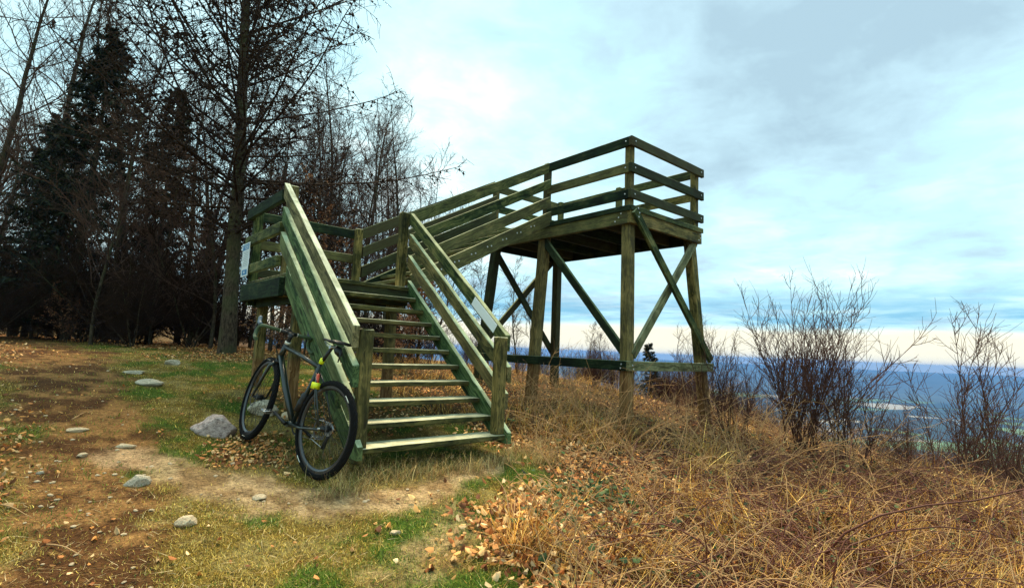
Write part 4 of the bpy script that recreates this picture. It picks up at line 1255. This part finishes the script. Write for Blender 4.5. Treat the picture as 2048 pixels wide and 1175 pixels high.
SH = [shrub(71, 2.9, 34, .46, 13, 5), shrub(72, 2.6, 17, .38, 12, 5), shrub(73, 2.4, 9, .22, 16, 6)]
for lab, u, vt, dp, k, sc_ in [("large many stemmed bare shrub, the tallest one right of the tower", 1595, 555, 7.6, 0, 1.0),
                               ("bare shrub leaning out to the right of the tallest shrub", 1690, 640, 7.2, 1, .82),
                               ("twiggy bare shrub just right of the right front tower leg", 1460, 640, 7.9, 1, .85),
                               ("open thin stemmed sapling by itself in front of the valley at the right", 1925, 635, 7.6, 2, 1.15),
                               ("low bare shrub at the right edge of the picture", 2035, 800, 8.5, 2, .62),
                               ("fine bare shrub seen between the right front leg and the small spruce", 1375, 640, 9.0, 2, 1.0),
                               ("low wiry shrub in front of the hazy valley between two taller shrubs", 1800, 800, 7.0, 1, .62)]:
    x_, y_ = at_px(u, vt, dp)
    dd = c_f + c_r * (u - 1024) / 1049.1 - c_u * (vt - 587.5) / 1049.1
    top = CAM[2] + dd[2] * dp
    g_ = float(gz(x_, y_)); Hm = (2.9, 2.6, 2.4)[k]
    shrub_thing(lab, SH[k], (x_, y_, g_), u * .9, max(.3, (top - g_) / (Hm * .98)))
for i in range(34):
    u = R_.uniform(820, 1500); dp = R_.uniform(10.5, 17)
    vt = np.interp(u, [820, 1000, 1300, 1500], [640, 690, 735, 745]) + R_.normal(0, 14)
    x_, y_ = at_px(u, vt, dp)
    dd = c_f + c_r * (u - 1024) / 1049.1 - c_u * (vt - 587.5) / 1049.1
    top = CAM[2] + dd[2] * dp; g_ = float(gz(x_, y_))
    shrub_thing("bare bush in the brown brush behind and beneath the tower", SH[int(i % 3)], (x_, y_, g_), R_.uniform(0, 6), float(np.clip((top - g_) / 2.6, .3, 3)), "bushes behind the tower", "bare_bush", "bush")
# brush farther down the slope, tops just over the brow
for i in range(60):
    u = R_.uniform(1120, 2150); dp = R_.uniform(9.5, 22)
    vt = np.interp(u, [1120, 1400, 1700, 2150], [770, 790, 860, 880]) + R_.normal(0, 12)
    x_, y_ = at_px(u, vt, dp)
    dd = c_f + c_r * (u - 1024) / 1049.1 - c_u * (vt - 587.5) / 1049.1
    top = CAM[2] + dd[2] * dp; g_ = float(gz(x_, y_))
    s_ = max(.35, (top - g_) / 2.6)
    shrub_thing("bare bush on the falling slope behind the brambles", SH[int(i % 3)], (x_, y_, g_), R_.uniform(0, 6), min(s_, 3.5), "bushes on the slope", "bare_bush", "bush")


# ------------------------------------------------------------------ ground cover
def scatter(R_, n_, dmin, dmax, pw, umin=-120, umax=2170):
    """points on the ground in the wedge seen by the camera, denser close by"""
    t = R_.random(n_)
    e = 1 - pw if abs(1 - pw) > .01 else .01
    dist = (dmin ** e + t * (dmax ** e - dmin ** e)) ** (1 / e)
    u = R_.uniform(umin, umax, n_)
    f2 = np.array([c_f[0], c_f[1]]); r2 = np.array([c_r[0], c_r[1]])
    d2 = f2[None] + r2[None] * ((u - 1024) / 1049.1)[:, None]
    return CAM[0] + d2[:, 0] * dist, CAM[1] + d2[:, 1] * dist


def blades(R_, x, y, L, wd, lean, curve, K, cols, name, label, cat_kind='stuff', zoff=0.0, az=None):
    n_ = len(x); z_ = gz(x, y) + zoff
    az = R_.uniform(0, 2 * np.pi, n_) if az is None else az
    h = np.stack([np.cos(az), np.sin(az), np.zeros(n_)], 1)
    side = np.stack([-np.sin(az + R_.normal(0, .6, n_)), np.cos(az), np.zeros(n_)], 1); side = unit(side)
    pts = [np.stack([x, y, z_], 1)]
    th = lean.copy() if hasattr(lean, 'copy') else np.full(n_, lean)
    for k in range(K):
        st = (np.sin(th)[:, None] * h + np.cos(th)[:, None] * np.array([0, 0, 1.])) * (L / K)[:, None]
        st = st + R_.normal(0, .10, (n_, 3)) * (L / K)[:, None]
        pts.append(pts[-1] + st); th = th + curve / K
    V = []
    for k, p in enumerate(pts[:-1]):
        w_ = (wd * (1 - .75 * k / K))[:, None] * side * .5
        V += [p - w_, p + w_]
    V.append(pts[-1])
    m_ = len(V); V = np.stack(V, 1).reshape(-1, 3)
    o_ = np.arange(n_)[:, None] * m_
    Q = np.concatenate([o_ + np.array([[2 * k, 2 * k + 1, 2 * k + 3, 2 * k + 2]]) for k in range(K - 1)]) if K > 1 else None
    Tt = o_ + np.array([[2 * K - 2, 2 * K - 1, 2 * K]])
    me = mesh_np(name, V, Q, Tt, M_BLADE, np.repeat(cols, m_, 0))
    return obj(name, me, label=label, kind='stuff')


RG = np.random.default_rng(909)
# short turf on the trodden clearing
x, y = scatter(RG, 420000, 1.7, 14, 1.3)
dm, pm, lm, rm = masks(x, y)
keep = RG.random(len(x)) < np.clip(1 - dm * .88 - pm * .93 - rm * .9 - lm * .55, .03, 1) * (y < 13)
under = (x > .1) & (x < 1.4) & (y > .3) & (y < 3.6)
keep &= ~(under & (RG.random(len(x)) < .6))
x, y = x[keep], y[keep]; n_ = len(x)
gA = fbm(x * 2.3, y * 2.3) + .5 * fbm(x * .8 + 7, y * .8)
green = np.clip(.36 + gA * 3.4 - .25 * fbm(x * 7, y * 7), .04, .92)
isg = RG.random(n_) < green
cg = pal(RG, n_, [(.10, .18, .018), (.15, .22, .022), (.06, .13, .012), (.22, .25, .03)], .3)
cy = pal(RG, n_, [(.56, .39, .07), (.66, .48, .11), (.42, .26, .05), (.26, .18, .035), (.60, .45, .15)], .3)
L = RG.uniform(.008, .030, n_) * (1 + .6 * (gA > .1))
blades(RG, x, y, L, .0013 + .0010 * RG.random(n_) + L * .02 + .0004 * np.hypot(x - CAM[0], y - CAM[1]), RG.uniform(.2, 1.35, n_), RG.uniform(-.2, .9, n_), 2, np.where(isg[:, None], cg, cy), "turf_grass",
       "short mossy green and straw yellow turf of the clearing")
# straw on bare soil and everywhere: fallen stalks
x, y = scatter(RG, 30000, 1.7, 12, 1.3); dm, pm, lm, rm = masks(x, y)
k_ = RG.random(len(x)) < np.clip(.35 + .25 * rm - pm * .25, 0, 1); x, y = x[k_], y[k_]; n_ = len(x)
blades(RG, x, y, RG.uniform(.03, .13, n_), RG.uniform(.0015, .0032, n_), RG.uniform(1.35, 1.6, n_), RG.uniform(-.2, .3, n_), 2,
       pal(RG, n_, [(.55, .40, .18), (.40, .25, .10), (.20, .11, .05), (.62, .50, .28)], .3), "fallen_straw", "loose dry stalks lying on the soil and turf", zoff=.008)
# long dry grass of the rough
x, y = scatter(RG, 125000, 2.0, 14, 1.05, 700, 2200); dm, pm, lm, rm = masks(x, y)
tus = fbm(x * 2.1 + 3, y * 2.1 + 8); 
bram = sst(.2, 1.2, (x * .757 - y * .652) - 3.2)      # towards the right the brambles take over
k_ = (RG.random(len(x)) < np.clip(rm * (.30 + 6.5 * tus) * (1 - .55 * bram), 0, 1)) & (x < 13); x, y, tus = x[k_], y[k_], tus[k_]; n_ = len(x)
azf = 4.0 + 2.2 * fbm(x * .9, y * .9) * 3 + RG.normal(0, .9, n_)
blades(RG, x, y, RG.uniform(.07, .36, n_) * (1 + 2.2 * np.clip(tus, 0, .4)), np.clip(RG.lognormal(-5.45, .45, n_), .0018, .012), RG.uniform(.35, 1.6, n_), RG.uniform(-.4, 1.2, n_), 4,
       pal(RG, n_, [(.84, .50, .11), (.90, .60, .17), (.60, .31, .06), (.30, .13, .035), (.92, .66, .24), (.06, .025, .010), (.70, .42, .12), (.14, .055, .018), (.36, .15, .04)], .4), "dry_grass", "tangled straw coloured grass of the rough right of the stair", az=azf)
# tussocks along the stair foot
cl_ = [(.25, -.10), (.6, -.14), (1.0, -.16), (1.35, -.1), (-.15, -.25), (-.02, .1), (1.7, .05), (1.8, -.2), (2.1, .1), (-.1, .5)]
xs_, ys_ = [], []
for cx_, cy_ in cl_:
    xs_.append(RG.normal(cx_, .13, 330)); ys_.append(RG.normal(cy_, .06, 330))
x = np.concatenate(xs_); y = np.concatenate(ys_); n_ = len(x)
blades(RG, x, y, RG.uniform(.06, .22, n_), RG.uniform(.002, .004, n_), RG.uniform(.1, 1.1, n_), RG.uniform(.2, 1.5, n_), 4,
       pal(RG, n_, [(.55, .38, .14), (.42, .25, .09), (.66, .50, .22), (.22, .12, .05), (.14, .17, .04)], .3), "tuft_grass", "tufts of dry grass growing along the stair foot")
# fallen leaves
x, y = scatter(RG, 105000, 1.8, 15, 1.2); dm, pm, lm, rm = masks(x, y)
k_ = RG.random(len(x)) < np.clip(lm * .95 + .008 + dm * .006 + rm * .10 - pm * .02, 0, 1); x, y = x[k_], y[k_]; n_ = len(x)
P = np.stack([x, y, gz(x, y) + RG.uniform(.004, .035, n_)], 1)
obj("fallen_leaves", flats(RG, P, .034, pal(RG, n_, [(.66, .36, .12), (.52, .22, .07), (.34, .12, .035), (.76, .50, .24), (.18, .07, .025), (.58, .26, .07)], .3), jitter=.5, curl=.5, aspect=.62, name="fallen_leaves", up=(0, 0, 1)),
    label="carpet of curled tan and rusty fallen leaves", kind='stuff')

x = np.concatenate([RG.normal(1.0, .42, 1500), RG.normal(.62, .25, 500), RG.normal(2.1, .35, 500)]); y = np.concatenate([RG.normal(-1.25, .30, 1500), RG.normal(-1.55, .22, 500), RG.normal(.45, .4, 500)])
k_ = (fbm(x * 3.1, y * 3.1) > -.05); x, y = x[k_], y[k_]; n_ = len(x)
P = np.stack([x, y, gz(x, y) + RG.uniform(.01, .07, n_)], 1)
obj("leaf_heap", flats(RG, P, .046, pal(RG, n_, [(.78, .48, .20), (.84, .60, .32), (.60, .28, .09), (.34, .12, .035), (.70, .38, .12), (.22, .08, .03)], .25), jitter=.7, curl=.55, aspect=.6, name="leaf_heap", up=(0, 0, 1)),
    label="heaped larger pale tan leaves at the edge of the rough", kind='stuff')

# brambles: arching reddish canes
def canes(seed, n_, xf, L, r, mat, name, label, lift0=1.2, droop=-.20, K=9, side_n=3, red=True):
    R2_ = np.random.default_rng(seed)
    x, y = xf(R2_, n_); n_ = len(x)
    az = R2_.uniform(0, 6.28, n_); el = R2_.uniform(.15, lift0, n_)
    d = np.stack([np.cos(az), np.sin(az), el * 1.4], 1)
    Ls = L * (.45 + .75 * R2_.random(n_))
    tw = Twigs()
    p, q = grow(R2_, np.stack([x, y, gz(x, y) - .02], 1), d, Ls, r, r * .45, K, .10, droop)
    g_ = gz(p[..., 0], p[..., 1]); p[..., 2] = np.maximum(p[..., 2], g_ + .01)
    tw.add(p, q, 4)
    if side_n:
        b, d, rr, t = spawn(R2_, p, q, side_n, .2, 1., 55, 15)
        p1, q1 = grow(R2_, b, d, np.repeat(Ls, side_n) * .25 * (.4 + R2_.random(len(t))), r * .45, r * .25, 3, .15, -.02)
        tw.add(p1, q1, 3)
    obj(name, tw.mesh(name, mat), label=label, kind='stuff')
    return p


def rough_pts(lo, hi, u0, u1, pw=1.1, thr=.5, xm=12):
    def f(R2_, n_):
        x, y = scatter(R2_, n_ * 3, lo, hi, pw, u0, u1)
        rm = masks(x, y)[3]; k = (rm > thr) & (x < xm) & ~((x < 1.7) & (y > -.35))
        return x[k][:n_], y[k][:n_]
    return f


M_CANE = flat_mat("bramble_cane", (0.11, 0.032, 0.016), .6, var=.5, scale=3, spec=.3)
M_CANE2 = flat_mat("dry_cane", (0.46, 0.27, 0.12), .75, var=.5, scale=3, spec=.2)
pc = canes(81, 2600, rough_pts(2.4, 12, 1250, 2200, .9), .80, .0050, M_CANE, "bramble_canes", "reddish brown bramble canes arching over the dry grass at the right")
canes(82, 1700, rough_pts(2.3, 10, 1000, 2200, 1.0), .60, .0040, M_CANE2, "dead_stalks", "dry tan stalks and thin canes tangled in the rough", 1.8, -.12)
canes(84, 900, rough_pts(2.3, 6.5, 1500, 2200, .9), .85, .0062, M_CANE, "thick_bramble_canes", "thicker dark red bramble canes tangled in the near right corner", 1.0, -.22)
canes(83, 420, rough_pts(5.5, 11, 1020, 1750, .8), 1.0, .0042, M_CANE2, "tall_dead_stalks", "taller dry stalks standing around the tower legs", 2.6, -.10)
# low evergreen leaves of bramble and ivy in the rough
x, y = rough_pts(2.6, 8, 1000, 2150)(RG, 900); x = np.concatenate([x, RG.normal(1.55, .16, 160), RG.normal(.95, .22, 60)]); y = np.concatenate([y, RG.normal(-1.1, .16, 160), RG.normal(-1.35, .2, 60)])
n_ = len(x)
P = np.stack([x, y, gz(x, y) + RG.uniform(.02, .16, n_)], 1)
obj("ivy_leaves", flats(RG, P, .05, pal(RG, n_, [(.03, .07, .02), (.05, .10, .03), (.02, .045, .018), (.09, .14, .05)], .3), jitter=.4, aspect=.8, name="ivy_leaves", up=(0, 0, 1)), label="small dark green bramble and ivy leaves low in the rough", kind='stuff')
# a few long canes that stand out
def cane(lab, pts, r):
    me = tube_mesh("cane", pts, [r * (1 - .6 * i / (len(pts) - 1)) for i in range(len(pts))], M_CANE, 7)
    obj("bramble_cane", me, label=lab, cat="bramble")


def arc(p0, p1, h, n_=12):
    p0 = np.array(p0); p1 = np.array(p1); o_ = []; wv = .03 * float(np.linalg.norm(p1 - p0))
    for i in range(n_):
        t = i / (n_ - 1); p = p0 * (1 - t) + p1 * t; p = p + np.array((wv * math.sin(5 * t), wv * math.cos(4 * t), h * 4 * t * (1 - t))); o_.append(tuple(p))
    return o_


def G(x, y, h=0): return (x, y, float(gz(x, y)) + h)
def pd(u, v, d):
    q = CAM + (c_f + c_r * (u - 1024) / 1049.1 - c_u * (v - 587.5) / 1049.1) * d
    return tuple(q)


cane("long dark bramble cane rising from the tangle to the right edge of the picture", [pd(1640, 1120, 3.3), pd(1690, 1065, 3.25), pd(1760, 1030, 3.2), pd(1850, 1010, 3.15), pd(1950, 1000, 3.1), pd(2060, 975, 3.05), pd(2140, 960, 3.0)], .0085)
cane("second dark bramble cane arching just below the long rising one", [pd(1630, 1175, 3.1), pd(1700, 1090, 3.1), pd(1780, 1062, 3.1), pd(1880, 1052, 3.1), pd(1970, 1062, 3.1), pd(2050, 1090, 3.15)], .0065)
cane("dark bramble cane looping up through the dry grass left of the long rising canes", [pd(1540, 1090, 3.9), pd(1580, 1030, 3.9), pd(1630, 1000, 3.9), pd(1690, 990, 3.9), pd(1760, 1000, 3.95), pd(1830, 1040, 4.0)], .007)
cane("pale thorny cane standing up in the near right foreground", [pd(1660, 1200, 2.7), pd(1672, 1120, 2.7), pd(1690, 1080, 2.72), pd(1730, 1050, 2.75)], .006)
cane("single thin upright cane standing in the dry grass left of the bramble tangle", arc(G(1.62, -1.62, -.02), G(1.66, -1.60, .40), .0), .004)
cane("bramble cane bowed over the dry grass below the tall shrub", arc(G(3.1, -1.3, .0), G(4.3, -1.5, .20), .20), .006)

# ------------------------------------------------------------------ stones and sticks
def stone_mat(name, c0, c1):
    m, n, bs = new_mat(name)
    tcn = n.node('ShaderNodeTexCoord'); a = n.noise(tcn.outputs['Object'], 22, 6, .7); b = n.noise(tcn.outputs['Object'], 6, 4, .6, .4)
    c = n.ramp(n.math('ADD', n.math('MULTIPLY', a, .5), n.math('MULTIPLY', b, .5)), [(.38, c0), (.5, c1), (.62, tuple(min(.8, k * 1.45) for k in c1))])
    n.put(bs.inputs['Base Color'], c); bs.inputs['Roughness'].default_value = .9
    bp = n.node('ShaderNodeBump'); bp.inputs['Strength'].default_value = .7; bp.inputs['Distance'].default_value = .01
    n.put(bp.inputs['Height'], a); n.put(bs.inputs['Normal'], bp.outputs[0])
    return m


M_ST1 = stone_mat("pink_granite", (0.12, 0.07, 0.06), (0.40, 0.31, 0.27))
M_ST2 = stone_mat("grey_stone", (0.16, 0.13, 0.09), (0.50, 0.43, 0.31))
M_ST3 = stone_mat("tan_stone", (0.28, 0.18, 0.09), (0.66, 0.49, 0.31))


def stone(name, lab, x, y, sx, sy, sz, rz, mat, seed, sink=.35, sub=4, name_cat="stone"):
    bm_ = bmesh.new(); bmesh.ops.create_icosphere(bm_, subdivisions=sub, radius=1)
    R2_ = np.random.default_rng(seed); pl_ = unit(R2_.normal(0, 1, (11, 3))); dd = R2_.uniform(.55, .88, 11)
    for v in bm_.verts:
        p = np.array(v.co)
        for q_, d_2 in zip(pl_, dd):
            s_ = p @ q_ - d_2
            if s_ > 0: p = p - q_ * s_ * .92
        p = p * (1 + .16 * float(fbm(np.array([p[0] * 3 + seed]), np.array([p[1] * 3 + p[2] * 2]), 4)[0]) * 2)
        v.co = p
    me = bpy.data.meshes.new(name); bm_.to_mesh(me); bm_.free(); me.materials.append(mat)
    for p in me.polygons: p.use_smooth = True
    o = obj(name, me, None, (x, y, float(gz(x, y)) + sz * (1 - 2 * sink)), lab, name_cat)
    k = .78 if name == 'flat_stone' else 1.0
    o.scale = (sx * k, sy * k * 1.1, sz); o.rotation_euler = (0, 0, rz)
    return o


for a in [("boulder", "pinkish grey boulder in the grass left of the front bicycle wheel", -.66, 1.36, .22, .15, .13, -.75, M_ST1, 21, .36),
          ("flat_stone", "flat grey stone in the clearing, larger of the two near the wood edge", -.94, 3.45, .19, .11, .055, -.7, M_ST2, 2, .3),
          ("flat_stone", "thin pale stone lying just behind the larger flat grey stone", -1.02, 4.35, .20, .10, .03, -.7, M_ST2, 3, .3),
          ("flat_stone", "small pale stone farthest back in the clearing towards the larch", -.49, 5.15, .13, .09, .06, -.5, M_ST2, 4, .3),
          ("flat_stone", "reddish flat stone on the brown track at the left", -1.60, 1.66, .11, .05, .022, .1, M_ST3, 5, .3),
          ("flat_stone", "narrow tan stone between the brown track and the boulder", -1.31, 1.20, .10, .04, .02, -.5, M_ST3, 6, .3),
          ("flat_stone", "small pair of pinkish stone flakes on the edge of the brown track", -1.57, 1.02, .05, .035, .02, .3, M_ST3, 7, .3),
          ("stone", "half buried grey stone beside a dark tuft in the left foreground", -1.30, .36, .075, .06, .05, .3, M_ST2, 8, .35),
          ("flat_stone", "cream stone lying on the bare pale soil in front of the bicycle", -.69, -.14, .055, .04, .022, -.4, M_ST3, 9, .3),
          ("stone", "half buried tan stone in the green turf of the foreground", -1.13, -.37, .065, .05, .035, .4, M_ST3, 10, .35),
          ("flat_stone", "cream stone in the foreground turf below the stair", -.13, -.93, .055, .035, .020, .9, M_ST3, 11, .28),
          ("stone", "lichen spotted pale rock behind the bicycle frame", -.10, 1.95, .16, .12, .10, .2, M_ST2, 12, .3),
          ("stone", "small pale rock right of the lichen spotted rock, behind the down tube", .08, 1.75, .07, .06, .05, .2, M_ST3, 13, .3),
          ("flat_stone", "tiny cream stone in the turf left of the rear bicycle wheel", -.69, .55, .04, .025, .014, .2, M_ST3, 14, .3),
          ("flat_stone", "small white stone on the left part of the track", -1.78, .75, .035, .025, .014, .2, M_ST2, 15, .3)]:
    stone(*a)
SM = [stone("pebble", None, 0, 0, .02, .015, .01, 0, M_ST3, 40 + i, sub=2) for i in range(3)]
for o in SM:
    o['label'] = "small loose pebble scattered on the track and the bare soil"; o['category'] = "pebble"; o['group'] = "pebbles on the bare soil"
R3 = np.random.default_rng(5)
xx, yy = scatter(R3, 4000, 2.0, 7, 1.2, 0, 1200); dm, pm, lm, rm = masks(xx, yy)
k_ = (dm + pm) > .6; xx, yy = xx[k_][:110], yy[k_][:110]
for i, (a, b) in enumerate(zip(xx, yy)):
    o = SM[i] if i < 3 else SM[i % 3].copy()
    if i >= 3: COL.objects.link(o)
    s_ = R3.uniform(.4, 1.1)
    o.location = (a, b, float(gz(a, b)) + .002); o.scale = (.02 * s_, .016 * s_, .009 * s_); o.rotation_euler = (0, 0, R3.uniform(0, 6))
for lab, p0, p1, r in [("thin broken stick lying on the brown track at the left", (-1.62, 2.0), (-1.52, 2.22), .006),
                       ("long curved twig on the turf at the left edge", (-1.95, .25), (-1.78, .0), .004),
                       ("forked twig on the turf in front of the leaf patch", (.28, -1.05), (.62, -1.22), .004),
                       ("pale bent stick in the near left foreground", (-1.72, -.35), (-1.58, -.55), .004)]:
    me = tube_mesh("stick", arc(G(*p0, .012), G(*p1, .012), .01, 7), [r * (1 - .1 * i) for i in range(7)], M_CANE2, 6)
    obj("stick", me, label=lab, cat="stick")
